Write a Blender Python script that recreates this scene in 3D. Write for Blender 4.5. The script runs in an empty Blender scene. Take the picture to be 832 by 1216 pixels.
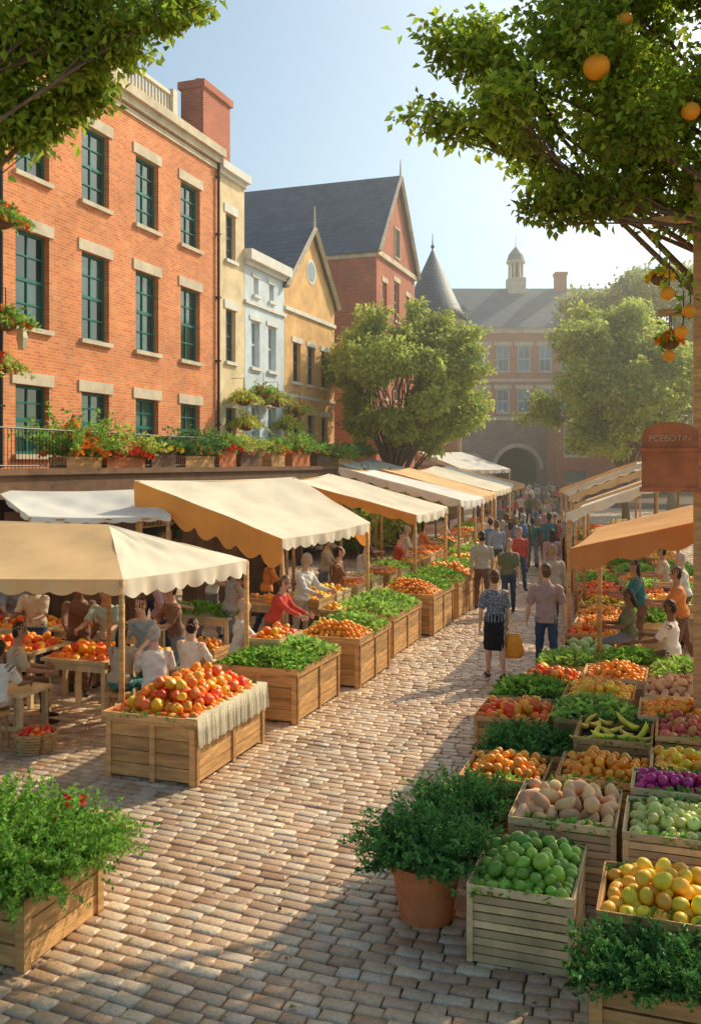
import bpy, math, random
import numpy as np
from mathutils import Vector, Matrix, kdtree
random.seed(7); rng=np.random.default_rng(7)
SC=bpy.context.scene
UX,UY=0.330,0.944   # street direction
def FR(o,a,b):  # o + a*right + b*along
    return (o[0]+a*UY+b*UX, o[1]-a*UX+b*UY)
# ---------------------------------------------------------------- materials
MC={}
def newmat(name):
    m=bpy.data.materials.new(name); m.use_nodes=True
    nt=m.node_tree; b=nt.nodes['Principled BSDF']; return m,nt,b
def N(nt,t,**k):
    n=nt.nodes.new(t)
    for a,v in k.items(): setattr(n,a,v)
    return n
def L(nt,a,b): nt.links.new(a,b)
def M(name,col=(.5,.5,.5),rough=.75,var=.18,scale=2.5,bump=.15,bscale=25,island=0,hue=0,transl=0,metal=0,stretch=(1,1,1),spec=.3,cast=None):
    if name in MC: return MC[name]
    m,nt,b=newmat(name)
    tc=N(nt,'ShaderNodeTexCoord'); mp=N(nt,'ShaderNodeMapping'); mp.inputs['Scale'].default_value=stretch
    L(nt,tc.outputs['Object'],mp.inputs['Vector'])
    no=N(nt,'ShaderNodeTexNoise'); no.inputs['Scale'].default_value=scale; no.inputs['Detail'].default_value=6; no.inputs['Roughness'].default_value=.6
    L(nt,mp.outputs['Vector'],no.inputs['Vector'])
    mr=N(nt,'ShaderNodeMapRange'); mr.inputs['From Min'].default_value=.3; mr.inputs['From Max'].default_value=.7
    mr.inputs['To Min'].default_value=1-var; mr.inputs['To Max'].default_value=1+var
    L(nt,no.outputs['Fac'],mr.inputs['Value'])
    hs=N(nt,'ShaderNodeHueSaturation'); hs.inputs['Color'].default_value=(*col,1)
    last=mr.outputs['Result']
    if island or hue:
        g=N(nt,'ShaderNodeNewGeometry')
        m2=N(nt,'ShaderNodeMapRange'); m2.inputs['To Min'].default_value=1-island; m2.inputs['To Max'].default_value=1+island
        L(nt,g.outputs['Random Per Island'],m2.inputs['Value'])
        mu=N(nt,'ShaderNodeMath',operation='MULTIPLY'); L(nt,last,mu.inputs[0]); L(nt,m2.outputs['Result'],mu.inputs[1]); last=mu.outputs[0]
        if hue:
            ml=N(nt,'ShaderNodeMath',operation='MULTIPLY'); ml.inputs[1].default_value=7.31; L(nt,g.outputs['Random Per Island'],ml.inputs[0])
            fr=N(nt,'ShaderNodeMath',operation='FRACT'); L(nt,ml.outputs[0],fr.inputs[0])
            m3=N(nt,'ShaderNodeMapRange'); m3.inputs['To Min'].default_value=.5-hue; m3.inputs['To Max'].default_value=.5+hue
            L(nt,fr.outputs[0],m3.inputs['Value']); L(nt,m3.outputs['Result'],hs.inputs['Hue'])
    L(nt,last,hs.inputs['Value']); L(nt,hs.outputs['Color'],b.inputs['Base Color'])
    b.inputs['Roughness'].default_value=rough; b.inputs['Metallic'].default_value=metal
    b.inputs['Specular IOR Level'].default_value=spec
    if bump:
        n2=N(nt,'ShaderNodeTexNoise'); n2.inputs['Scale'].default_value=bscale; n2.inputs['Detail'].default_value=4
        L(nt,mp.outputs['Vector'],n2.inputs['Vector'])
        bp=N(nt,'ShaderNodeBump'); bp.inputs['Strength'].default_value=bump; bp.inputs['Distance'].default_value=.02
        L(nt,n2.outputs['Fac'],bp.inputs['Height']); L(nt,bp.outputs['Normal'],b.inputs['Normal'])
    if transl:
        tr=N(nt,'ShaderNodeBsdfTranslucent'); L(nt,hs.outputs['Color'],tr.inputs['Color'])
        mx=N(nt,'ShaderNodeMixShader'); mx.inputs[0].default_value=transl
        out=nt.nodes['Material Output']
        L(nt,b.outputs[0],mx.inputs[1]); L(nt,tr.outputs[0],mx.inputs[2]); L(nt,mx.outputs[0],out.inputs['Surface'])
    MC[name]=m; return m
def BR(name,c1,c2,mort,bw=.23,bh=.075,ms=.009,var=.22,rough=.9,patch=0):
    if name in MC: return MC[name]
    m,nt,b=newmat(name)
    tc=N(nt,'ShaderNodeTexCoord'); sp=N(nt,'ShaderNodeSeparateXYZ'); L(nt,tc.outputs['Object'],sp.inputs[0])
    ad=N(nt,'ShaderNodeMath',operation='ADD'); L(nt,sp.outputs['X'],ad.inputs[0]); L(nt,sp.outputs['Y'],ad.inputs[1])
    cb=N(nt,'ShaderNodeCombineXYZ'); L(nt,ad.outputs[0],cb.inputs['X']); L(nt,sp.outputs['Z'],cb.inputs['Y'])
    br=N(nt,'ShaderNodeTexBrick'); L(nt,cb.outputs[0],br.inputs['Vector'])
    br.inputs['Color1'].default_value=(*c1,1); br.inputs['Color2'].default_value=(*c2,1); br.inputs['Mortar'].default_value=(*mort,1)
    br.inputs['Scale'].default_value=1; br.inputs['Brick Width'].default_value=bw; br.inputs['Row Height'].default_value=bh; br.inputs['Mortar Size'].default_value=ms
    br.inputs['Mortar Smooth'].default_value=.2
    no=N(nt,'ShaderNodeTexNoise'); no.inputs['Scale'].default_value=.7; no.inputs['Detail'].default_value=8; no.inputs['Roughness'].default_value=.65
    L(nt,tc.outputs['Object'],no.inputs['Vector'])
    mr=N(nt,'ShaderNodeMapRange'); mr.inputs['From Min'].default_value=.3; mr.inputs['From Max'].default_value=.7; mr.inputs['To Min'].default_value=1-var; mr.inputs['To Max'].default_value=1+var
    L(nt,no.outputs['Fac'],mr.inputs['Value'])
    src=br.outputs['Color']
    if patch:
        n3=N(nt,'ShaderNodeTexNoise'); n3.inputs['Scale'].default_value=1.7; n3.inputs['Detail'].default_value=10; n3.inputs['Roughness'].default_value=.75
        L(nt,tc.outputs['Object'],n3.inputs['Vector'])
        r3=N(nt,'ShaderNodeMapRange'); r3.inputs['From Min'].default_value=.52; r3.inputs['From Max'].default_value=.72; r3.inputs['To Max'].default_value=patch; L(nt,n3.outputs['Fac'],r3.inputs['Value'])
        mx=N(nt,'ShaderNodeMixRGB'); L(nt,r3.outputs['Result'],mx.inputs[0]); L(nt,src,mx.inputs[1]); mx.inputs[2].default_value=(*mort,1); src=mx.outputs[0]
    hs=N(nt,'ShaderNodeHueSaturation'); L(nt,src,hs.inputs['Color']); L(nt,mr.outputs['Result'],hs.inputs['Value'])
    L(nt,hs.outputs['Color'],b.inputs['Base Color']); b.inputs['Roughness'].default_value=rough
    bp=N(nt,'ShaderNodeBump'); bp.inputs['Strength'].default_value=.5; bp.inputs['Distance'].default_value=.01; bp.invert=True
    L(nt,br.outputs['Fac'],bp.inputs['Height']); L(nt,bp.outputs['Normal'],b.inputs['Normal'])
    MC[name]=m; return m
wood=M('wood_warm',(.60,.32,.12),.7,.35,3,.4,18,island=.3,stretch=(1,1,6))
wood_l=M('wood_light',(.70,.49,.25),.7,.32,3,.4,18,island=.25)
wood_d=M('wood_dark',(.16,.08,.04),.65,.3,3,.3,18,island=.25)
iron=M('iron_black',(.02,.02,.022),.45,.1,5,.1)
stone=M('stone_trim',(.68,.56,.40),.85,.22,2,.2,30)
stone_w=M('stone_white',(.80,.75,.66),.8,.12,2,.15,30)
terra=M('terracotta',(.60,.19,.07),.8,.2,6,.2,30)
slate=BR('slate_roof',(.085,.11,.15),(.12,.15,.19),(.045,.055,.07),.35,.22,.012,.25,.6)
glass=M('window_glass',(.02,.07,.06),.06,.5,1.2,.03,1.5,spec=.9,island=.6)
glass_b=M('window_glass_blue',(.18,.32,.38),.08,.3,1.5,.03,1.5,spec=.9,island=.3)
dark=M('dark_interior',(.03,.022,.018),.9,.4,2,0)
greenp=M('green_paint',(.012,.17,.13),.45,.15,3,.1)
creamp=M('cream_paint',(.76,.64,.44),.6,.1,3,.1)
whitep=M('white_paint',(.78,.76,.70),.6,.1,3,.1)
brickA=BR('orange_brick',(.86,.27,.08),(.66,.17,.045),(.74,.44,.25),patch=.6)
brickB=BR('red_brick',(.58,.135,.06),(.42,.095,.045),(.48,.26,.17),patch=.3)
brickC=BR('pink_brick',(.56,.27,.18),(.44,.20,.13),(.5,.35,.27),.4,.12,.01,patch=.3)
stoneB=BR('rubble_stone',(.44,.29,.22),(.32,.21,.165),(.27,.19,.16),.7,.35,.02)
# ---------------------------------------------------------------- mesh builder
class MB:
    def __init__(s): s.V=[];s.F=[];s.I=[]
    def add(s,V,F,mi=0):
        k=len(s.V); s.V+=[tuple(v) for v in V]; s.F+=[tuple(i+k for i in f) for f in F]; s.I+=[mi]*len(F)
    def box(s,x0,x1,y0,y1,z0,z1,mi=0):
        s.add([(x0,y0,z0),(x1,y0,z0),(x1,y1,z0),(x0,y1,z0),(x0,y0,z1),(x1,y0,z1),(x1,y1,z1),(x0,y1,z1)],
              [(0,3,2,1),(4,5,6,7),(0,1,5,4),(1,2,6,5),(2,3,7,6),(3,0,4,7)],mi)
    def fbox(s,o,a0,a1,b0,b1,z0,z1,mi=0,jit=0):
        P=[FR(o,a,b) for a,b in((a0,b0),(a1,b0),(a1,b1),(a0,b1))]
        j=lambda: random.uniform(-jit,jit)
        s.add([(p[0],p[1],z0+j()) for p in P]+[(p[0],p[1],z1+j()) for p in P],
              [(0,3,2,1),(4,5,6,7),(0,1,5,4),(1,2,6,5),(2,3,7,6),(3,0,4,7)],mi)
    def tube(s,pts,rad,n=8,mi=0,caps=True):
        pts=[Vector(p) for p in pts]
        if not hasattr(rad,'__len__'): rad=[rad]*len(pts)
        V=[];F=[]
        for i,p in enumerate(pts):
            t=(pts[min(i+1,len(pts)-1)]-pts[max(i-1,0)])
            t=t.normalized() if t.length>1e-9 else Vector((0,0,1))
            r=Vector((1,0,0)) if abs(t.x)<.8 else Vector((0,1,0))
            a=(r-t*r.dot(t)).normalized(); b=t.cross(a)
            for k in range(n):
                th=2*math.pi*k/n; V.append(p+a*(rad[i]*math.cos(th))+b*(rad[i]*math.sin(th)))
        for i in range(len(pts)-1):
            for k in range(n):
                k2=(k+1)%n; F.append((i*n+k,i*n+k2,(i+1)*n+k2,(i+1)*n+k))
        if caps:
            F.append(tuple(reversed(range(n)))); F.append(tuple((len(pts)-1)*n+k for k in range(n)))
        s.add(V,F,mi)
    def sphere(s,c,r,mi=0,n=10,m=7,sc=(1,1,1)):
        V,F=sph(n,m); s.add([(c[0]+v[0]*r*sc[0],c[1]+v[1]*r*sc[1],c[2]+v[2]*r*sc[2]) for v in V],F,mi)
    def quad(s,a,b,c,d,mi=0): s.add([a,b,c,d],[(0,1,2,3)],mi)
    def build(s,name,mats,parent=None,smooth=False,matrix=None,origin=None):
        me=bpy.data.meshes.new(name)
        V=np.array(s.V,dtype=float)
        if matrix is None:
            if parent is not None: org=np.array(parent['org'])
            elif origin is not None: org=np.array(origin,float)
            else: org=np.array([(V[:,0].min()+V[:,0].max())/2,(V[:,1].min()+V[:,1].max())/2,V[:,2].min()])
            V=V-org
        me.from_pydata(V.tolist(),[],s.F)
        ob=bpy.data.objects.new(name,me); SC.collection.objects.link(ob)
        for m in mats: me.materials.append(m)
        me.polygons.foreach_set('material_index',s.I)
        if smooth is True: me.polygons.foreach_set('use_smooth',[True]*len(s.F))
        if parent is not None: ob.parent=parent
        elif matrix is not None: ob.matrix_world=matrix
        else: ob.location=org
        me.update(); return ob
def EMP(name,loc,matrix=None):
    e=bpy.data.objects.new(name,None); SC.collection.objects.link(e)
    e.empty_display_size=.3
    if matrix is not None: e.matrix_world=matrix; e['org']=(0.,0.,0.)
    else: e.location=loc; e['org']=tuple(float(v) for v in loc)
    return e
def npmesh(name,V,F,mats,parent=None,smooth=False,mi=None,org=None):
    V=np.asarray(V,dtype=np.float32); F=np.asarray(F,dtype=np.int32); Mn,k=F.shape
    if parent is not None: o=np.array(parent['org'])
    else: o=np.array(org if org is not None else (V[:,0].mean(),V[:,1].mean(),V[:,2].min()))
    V=(V-o).astype(np.float32)
    me=bpy.data.meshes.new(name); me.vertices.add(len(V)); me.vertices.foreach_set('co',V.ravel())
    me.loops.add(Mn*k); me.loops.foreach_set('vertex_index',F.ravel())
    me.polygons.add(Mn); me.polygons.foreach_set('loop_start',np.arange(0,Mn*k,k,dtype=np.int32))
    for m in mats: me.materials.append(m)
    if mi is not None: me.polygons.foreach_set('material_index',np.asarray(mi,dtype=np.int32))
    me.update(calc_edges=True)
    me.polygons.foreach_set('use_smooth',np.full(Mn,bool(smooth)))
    ob=bpy.data.objects.new(name,me); SC.collection.objects.link(ob)
    if parent is not None: ob.parent=parent
    else: ob.location=o
    return ob
def sph(n,m):
    V=[(0,0,-1)];F=[]
    for i in range(1,m):
        ph=-math.pi/2+math.pi*i/m
        for k in range(n):
            th=2*math.pi*k/n; V.append((math.cos(ph)*math.cos(th),math.cos(ph)*math.sin(th),math.sin(ph)))
    V.append((0,0,1)); T=len(V)-1
    for k in range(n):
        F.append((0,1+(k+1)%n,1+k))
        for i in range(m-2):
            a=1+i*n; F.append((a+k,a+(k+1)%n,a+n+(k+1)%n,a+n+k))
        a=1+(m-2)*n; F.append((a+k,a+(k+1)%n,T))
    return V,F
# ---------------------------------------------------------------- leaves
def norm(a): return a/np.maximum(np.linalg.norm(a,axis=-1,keepdims=True),1e-9)
def leaves(pos,ax,nr,Ln,Wd,fold=.25):
    pos=np.asarray(pos,float); n=len(pos); ax=norm(ax); b=norm(np.cross(ax,nr)); nn=np.cross(b,ax)
    Ln=np.broadcast_to(Ln,(n,))[:,None]; Wd=np.broadcast_to(Wd,(n,))[:,None]
    V=np.stack([pos,pos+ax*Ln*.45+b*Wd*.5+nn*Wd*fold,pos+ax*Ln-nn*Ln*.12,pos+ax*Ln*.45-b*Wd*.5+nn*Wd*fold],1).reshape(-1,3)
    i=np.arange(n)[:,None]*4
    F=np.concatenate([i+np.array([[0,1,2]]),i+np.array([[0,2,3]])],1).reshape(-1,3)
    return V,F
LEAF=M('leaf_tree_near',(.34,.44,.045),.45,.3,.9,0,island=.45,hue=.03,transl=.6,spec=.4)
LEAF2=M('leaf_tree_sunny',(.50,.56,.12),.6,.3,.5,0,island=.3,hue=.03,transl=.5)
LEAF3=M('leaf_tree_distant',(.40,.42,.12),.7,.35,.25,0,island=.3,hue=.03,transl=.45)
HERB=M('herb_leaf',(.27,.46,.07),.55,.3,4,0,island=.5,hue=.03,transl=.4)
HERBD=M('herb_leaf_dark',(.12,.27,.06),.5,.35,4,0,island=.5,hue=.025,transl=.35)
LETT=M('lettuce_leaf',(.42,.60,.13),.5,.3,4,0,island=.4,hue=.03,transl=.35)
BARK=M('bark',(.20,.13,.08),.9,.35,4,.8,14,stretch=(3,3,.6))
def tree(name,base,hub,clumps,nleaf,ls,leafmat,tr=.25,twigs=9,fruit=None,limb=.5):
    e=EMP(name,base); mb=MB(); base=Vector(base); hub=Vector(hub)
    pts=[];rad=[]
    for i in range(7):
        t=i/6; p=base.lerp(hub,t)+Vector((random.uniform(-1,1)*.12*tr*4*math.sin(t*3.14),random.uniform(-1,1)*.1*tr*4*math.sin(t*3.14),0))
        pts.append(p); rad.append(tr*(1.35 if i==0 else 1-.4*t))
    mb.tube(pts,rad,12)
    tw=[]
    for (x,y,z,r) in clumps:
        c=Vector((x,y,z)); st=pts[random.choice([4,5,6])]; d=(c-st).length
        mid=st.lerp(c,.5)+Vector((random.uniform(-.1,.1)*d,random.uniform(-.1,.1)*d,.08*d))
        cur=[st,st.lerp(mid,.55),mid,mid.lerp(c,.6),c]
        r0=min(tr*limb,.02+d*tr*.06); mb.tube(cur,[r0,r0*.75,r0*.5,r0*.3,r0*.16],7)
        for k in range(twigs):
            v=Vector(np.random.default_rng(random.randrange(1<<30)).normal(size=3)).normalized()
            v.z=v.z*.8+.1
            rr=r*random.uniform(.45,1.05); q=c+v*rr
            s0=mid.lerp(c,random.uniform(.45,1)); m2=s0.lerp(q,.5)+Vector((0,0,.06*rr))
            mb.tube([s0,m2,q],[r0*.2,r0*.13,r0*.05],4,caps=False); tw.append((s0,m2,q,r))
    mb.build('trunk_and_limbs',[BARK],e,smooth=True)
    w=np.array([t[3]**2 for t in tw]); w/=w.sum(); idx=rng.choice(len(tw),nleaf,p=w)
    A=np.array([t[0] for t in tw]);B=np.array([t[1] for t in tw]);C=np.array([t[2] for t in tw]);R=np.array([t[3] for t in tw])
    t=rng.beta(2.6,1.0,nleaf)[:,None]
    P=(1-t)**2*A[idx]+2*t*(1-t)*B[idx]+t*t*C[idx]
    off=rng.normal(size=(nleaf,3))*(R[idx][:,None]*.2)*np.array([1,1,.65]); P=P+off
    ax=norm(rng.normal(size=(nleaf,3))+norm(off)*.8+np.array([0,0,-.35])); nr=rng.normal(size=(nleaf,3))*.7+np.array([0,0,1])
    Ln=ls*rng.uniform(.6,1.3,nleaf)
    V,F=leaves(P,ax,nr,Ln,Ln*.62); npmesh('leaves',V,F,[leafmat],e)
    if fruit:
        fm=MB()
        for (x,y,z,r) in fruit:
            fm.sphere((x,y,z),r,0,22,14,(1,1,.95)); fm.tube([(x,y,z+r*.9),(x+.02,y,z+r*1.2),(x+.03,y+.02,z+r*1.2+.35)],[.012,.008,.006],5,1)
        fm.build('oranges',[M('orange_skin',(.9,.34,.02),.45,.1,8,.3,90,island=.15),BARK],e,smooth=True)
        lp=np.repeat(np.array([f[:3] for f in fruit]),14,0); lr=np.repeat(np.array([f[3] for f in fruit]),14)
        lp=lp+rng.normal(size=lp.shape)*.05; lp[:,2]+=lr*1.5+rng.uniform(0,.3,len(lr))
        V,F=leaves(lp,rng.normal(size=lp.shape)+np.array([0,0,-.3]),rng.normal(size=lp.shape)+np.array([0,0,1]),.11,.06); npmesh('fruit_leaves',V,F,[leafmat],e)
    return e
def ellclumps(c,rx,ry,rz,n,r):
    out=[]
    for i in range(n):
        v=rng.normal(size=3); v/=np.linalg.norm(v); k=rng.uniform(.3,1)**.6
        out.append((c[0]+v[0]*rx*k,c[1]+v[1]*ry*k,c[2]+v[2]*rz*k,r*rng.uniform(.7,1.25)))
    return out
def herbs(o,a0,a1,b0,b1,z,n,h,ls,spread=.6,K=16,curl=.5):
    a=rng.uniform(a0,a1,n); b=rng.uniform(b0,b1,n)
    bx=o[0]+a*UY+b*UX; by=o[1]-a*UX+b*UY
    ca=(a-(a0+a1)/2)/max((a1-a0)/2,1e-3); cbb=(b-(b0+b1)/2)/max((b1-b0)/2,1e-3)
    oa=ca*spread+rng.normal(size=n)*.28; ob=cbb*spread+rng.normal(size=n)*.28
    D=np.stack([oa*UY+ob*UX,-oa*UX+ob*UY,np.ones(n)],1); D=norm(D)
    Ls=h*rng.uniform(.45,1.1,n)*(1-.25*np.clip(np.hypot(ca,cbb)-.5,0,1))
    base=np.stack([bx,by,np.full(n,z)],1)
    t=np.linspace(.15,1,K)[None,:,None]
    P=base[:,None,:]+D[:,None,:]*Ls[:,None,None]*t
    hd=D.copy(); hd[:,2]=0
    P=P+hd[:,None,:]*Ls[:,None,None]*t**2*.35; P[:,:,2]-=(np.linalg.norm(hd,axis=1)[:,None]*Ls[:,None]*curl)*(t[...,0]**2.5)
    P=P.reshape(-1,3); m=len(P)
    ax=norm(rng.normal(size=(m,3))*.8+np.repeat(D,K,0)*.9)
    l=ls*rng.uniform(.6,1.4,m)
    V1,F1=leaves(P,ax,rng.normal(size=(m,3))+np.array([0,0,.8]),l,l*.5)
    ax2=norm(rng.normal(size=(m,3))*.9+np.repeat(D,K,0)*.4)
    V2,F2=leaves(P,ax2,rng.normal(size=(m,3))+np.array([0,0,.8]),l*.8,l*.42)
    return np.concatenate([V1,V2]),np.concatenate([F1,F2+len(V1)])
def mound(o,a0,a1,b0,b1,z,h,n):
    a=rng.uniform(a0,a1,n); b=rng.uniform(b0,b1,n)
    ca=(a-(a0+a1)/2)/((a1-a0)/2); cb=(b-(b0+b1)/2)/((b1-b0)/2)
    zz=z+h*np.clip(1-ca**2*.8,0,1)*np.clip(1-cb**2*.8,0,1)*rng.uniform(.5,1.05,n)
    P=np.stack([o[0]+a*UY+b*UX,o[1]-a*UX+b*UY,zz],1)
    outv=np.stack([ca*UY+cb*UX,-ca*UX+cb*UY,np.full(n,.5)],1)
    return P,outv
def greens(o,a0,a1,b0,b1,z,h,n,ls):
    P,outv=mound(o,a0,a1,b0,b1,z,h,n)
    l=ls*rng.uniform(.6,1.3,n)
    return leaves(P,outv*.8+rng.normal(size=(n,3))*.55,rng.normal(size=(n,3))*.5+np.array([0,0,1]),l,l*.65,.35)
# ---------------------------------------------------------------- produce
FM={}
def fm(n,c,**k): FM[n]=M('skin_'+n,c,k.get('rough',.38),.15,9,k.get('bump',.08),60,island=k.get('isl',.2),hue=k.get('hue',.012),spec=.5)
fm('orange',(.95,.34,.02)); fm('tomato',(.90,.16,.02),hue=.03); fm('lime',(.24,.38,.035),hue=.03,isl=.4); fm('peach',(.84,.47,.22),hue=.015,rough=.75,isl=.25)
fm('mango',(.96,.54,.03),hue=.03); fm('apple',(.68,.66,.16),hue=.03); fm('purple',(.30,.03,.09)); fm('banana',(.92,.70,.06),hue=.04)
fm('pomegranate',(.70,.19,.07),hue=.03); fm('pepper',(.97,.27,.015),hue=.035); fm('potato',(.5,.3,.15),rough=.8); fm('cabbage',(.48,.62,.2)); fm('beet',(.50,.025,.14),hue=.02)
stemm=M('green_stem',(.08,.2,.03),.6,.2)
def template(kind,hi):
    n,m=(16,10) if hi else (9,6)
    V,F=sph(n,m); V=np.array(V)
    th=np.arctan2(V[:,1],V[:,0]); rr=np.hypot(V[:,0],V[:,1])
    if kind in('tomato','orange','pomegranate','purple','beet'): V[:,2]*=.88; V[:,2]-=.12*np.exp(-(rr/.25)**2)*np.sign(V[:,2])
    if kind=='pepper':
        k=1+.12*np.cos(4*th)*rr; V[:,0]*=k;V[:,1]*=k; V[:,2]*=1.2; V[:,2]-=.3*np.exp(-(rr/.4)**2)*(V[:,2]>0); V[:,0]*=1-.15*(V[:,2]<0); V[:,1]*=1-.15*(V[:,2]<0)
    if kind in('mango','lime'): V[:,0]*=1.25; V[:,2]+=.08*V[:,0]**2
    if kind=='potato': V[:,0]*=1.4
    if kind=='peach': V[:,0]*=1.6; V[:,1]*=.95; V[:,2]*=.85; V[:,2]+=.18*V[:,0]**2*.6; V[:,1]+=.12*np.sin(V[:,0]*2.2)
    if kind=='apple': V[:,2]*=.92; V[:,2]-=.18*np.exp(-(rr/.3)**2)*(V[:,2]>0)
    if kind=='banana':
        x=V[:,0].copy(); w=(1-.5*np.abs(x)**3)*.36; V[:,1]*=w; V[:,2]*=w; V[:,0]=x*1.7; V[:,2]+=.55*x**2
    if kind=='cabbage':
        k=1+.05*np.cos(7*th+V[:,2]*4); V*=k[:,None]
    T=[]
    for f in F:
        if len(f)==4: T+= [(f[0],f[1],f[2]),(f[0],f[2],f[3])]
        else: T.append(f)
    return V,np.array(T)
def qrot(n,full=True):
    q=rng.normal(size=(n,4)); 
    if not full: q[:,1:3]*=.3
    q/=np.linalg.norm(q,axis=1)[:,None]; w,x,y,z=q.T
    return np.stack([np.stack([1-2*(y*y+z*z),2*(x*y-z*w),2*(x*z+y*w)],1),np.stack([2*(x*y+z*w),1-2*(x*x+z*z),2*(y*z-x*w)],1),np.stack([2*(x*z-y*w),2*(y*z+x*w),1-2*(x*x+y*y)],1)],1)
RAD=dict(orange=.042,tomato=.042,lime=.046,peach=.05,mango=.048,apple=.048,purple=.035,banana=.075,pomegranate=.05,pepper=.06,potato=.04,cabbage=.09,beet=.045)
def pile(kind,o,a0,a1,b0,b1,z,mh,e,hi,rs=1):
    r=RAD[kind]*rs; P=[]
    sp=r*1.9*(1.15 if kind in('banana','peach') else 1)
    layers=max(1,int(mh/(r*1.35))+1); A=a1-a0;B=b1-b0
    for l in range(layers):
        ins=l*min(A,B)*.5/(layers+.6)+r*.8; zz=z+l*r*1.4
        na=max(1,int((A-2*ins)/sp)); nb=max(1,int((B-2*ins)/(sp*.9)))
        for i in range(na+1):
            for j in range(nb+1):
                if l<layers-1 and layers>2 and 2<i<na-2 and 2<j<nb-2: continue
                if l==layers-1 and random.random()<.12: continue
                a=a0+ins+(A-2*ins)*i/max(na,1)+(j%2)*sp*.4+random.uniform(-.38,.38)*r; b=b0+ins+(B-2*ins)*j/max(nb,1)+random.uniform(-.38,.38)*r
                a=min(a,a1-r*.6)
                p=FR(o,a,b); P.append((p[0],p[1],zz+random.uniform(-.4,.5)*r))
    P=np.array(P); n=len(P); T,F=template(kind,hi)
    R=qrot(n,kind not in('apple','cabbage','banana')); s=r*rng.uniform(.8,1.15,n)
    V=np.einsum('nij,vj->nvi',R,T)*s[:,None,None]+P[:,None,:]
    Fa=(F[None]+(np.arange(n)*len(T))[:,None,None]).reshape(-1,3)
    npmesh(kind+'_pile',V.reshape(-1,3),Fa,[FM[kind]],e,smooth=True)
    if kind in('pepper','apple') :
        mb=MB()
        for i in range(n):
            if i%2==0 and kind=='apple' and not hi: continue
            u=R[i]@np.array([0,0,1.]); c=P[i]+u*s[i]*(.75)
            mb.tube([c,c+u*s[i]*.35,c+u*s[i]*.6+np.array([.008,0,0])],[.012 if kind=='pepper' else .004,.007 if kind=='pepper' else .003,.006 if kind=='pepper' else .003],5)
        mb.build('stems',[stemm],e)
def crate(kind,o,w,d,h,z0=0,hi=False,mh=.12,wm=None,name=None,rs=1):
    nm=name or kind+'_crate'
    e=EMP(nm,(*FR(o,w/2,d/2),z0)); mb=MB(); ns=max(2,int(h/(.055 if hi else .11))); t=.014; sh=h/ns
    for a in(t,w-t-.035):
        for b in(t,d-t-.035): mb.fbox(o,a,a+.035,b,b+.035,z0,z0+h-.004)
    for i in range(ns):
        za=z0+i*sh+.004; zb=z0+(i+1)*sh-.005
        mb.fbox(o,0,w,0,t,za,zb,0,.003); mb.fbox(o,0,w,d-t,d,za,zb,0,.003)
        mb.fbox(o,0,t,t+.001,d-t-.001,za,zb,0,.003); mb.fbox(o,w-t,w,t+.001,d-t-.001,za,zb,0,.003)
    mb.fbox(o,.03,w-.03,.03,d-.03,z0+h-.14,z0+h-.10,1)
    mb.fbox(o,-.008,w+.008,-.012,-.001,z0+h-.04,z0+h+.012,0,.002); mb.fbox(o,-.012,-.001,0,d,z0+h-.04,z0+h+.012,0,.002)
    mb.fbox(o,w+.001,w+.012,0,d,z0+h-.04,z0+h+.012,0,.002); mb.fbox(o,-.008,w+.008,d+.001,d+.012,z0+h-.04,z0+h+.012,0,.002)
    for a in(-.008,w-.03): mb.fbox(o,a,a+.04,-.012,-.001,z0,z0+h-.045)
    mb.build('slatted_box',[wm or random.choice([wood,wood_l,wood]),dark],e)
    fill(kind,o,.03,w-.03,.03,d-.03,z0+h-.02,mh,e,hi,rs); return e
def fill(kind,o,a0,a1,b0,b1,z,mh,e,hi=False,rs=1):
    if kind=='greens':
        V,F=greens(o,a0-.03,a1+.03,b0-.03,b1+.03,z,mh,1700 if hi else 480,.075 if hi else .11); npmesh('salad_leaves',V,F,[random.choice([LETT,HERB,HERB])],e)
    elif kind=='herbs':
        V,F=herbs(o,a0,a1,b0,b1,z-.05,240 if hi else 60,.28,.045 if hi else .07,.5,12); npmesh('herb_leaves',V,F,[HERBD],e)
    elif kind=='lettuce':
        V,F=greens(o,a0,a1,b0,b1,z,mh,700,.12); npmesh('lettuce_leaves',V,F,[LETT],e)
    else:
        pile(kind,o,a0,a1,b0,b1,z,mh,e,hi,rs)
        if hi:
            V,F=greens(o,a0,a1,b0-.03,b0+.03,z-.02,.05,110,.06); npmesh('garnish',V,F,[HERB],e)
            V,F=greens(o,a0,a1,b1-.03,b1+.03,z-.02,.07,110,.07); npmesh('garnish_back',V,F,[HERBD],e)
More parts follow.
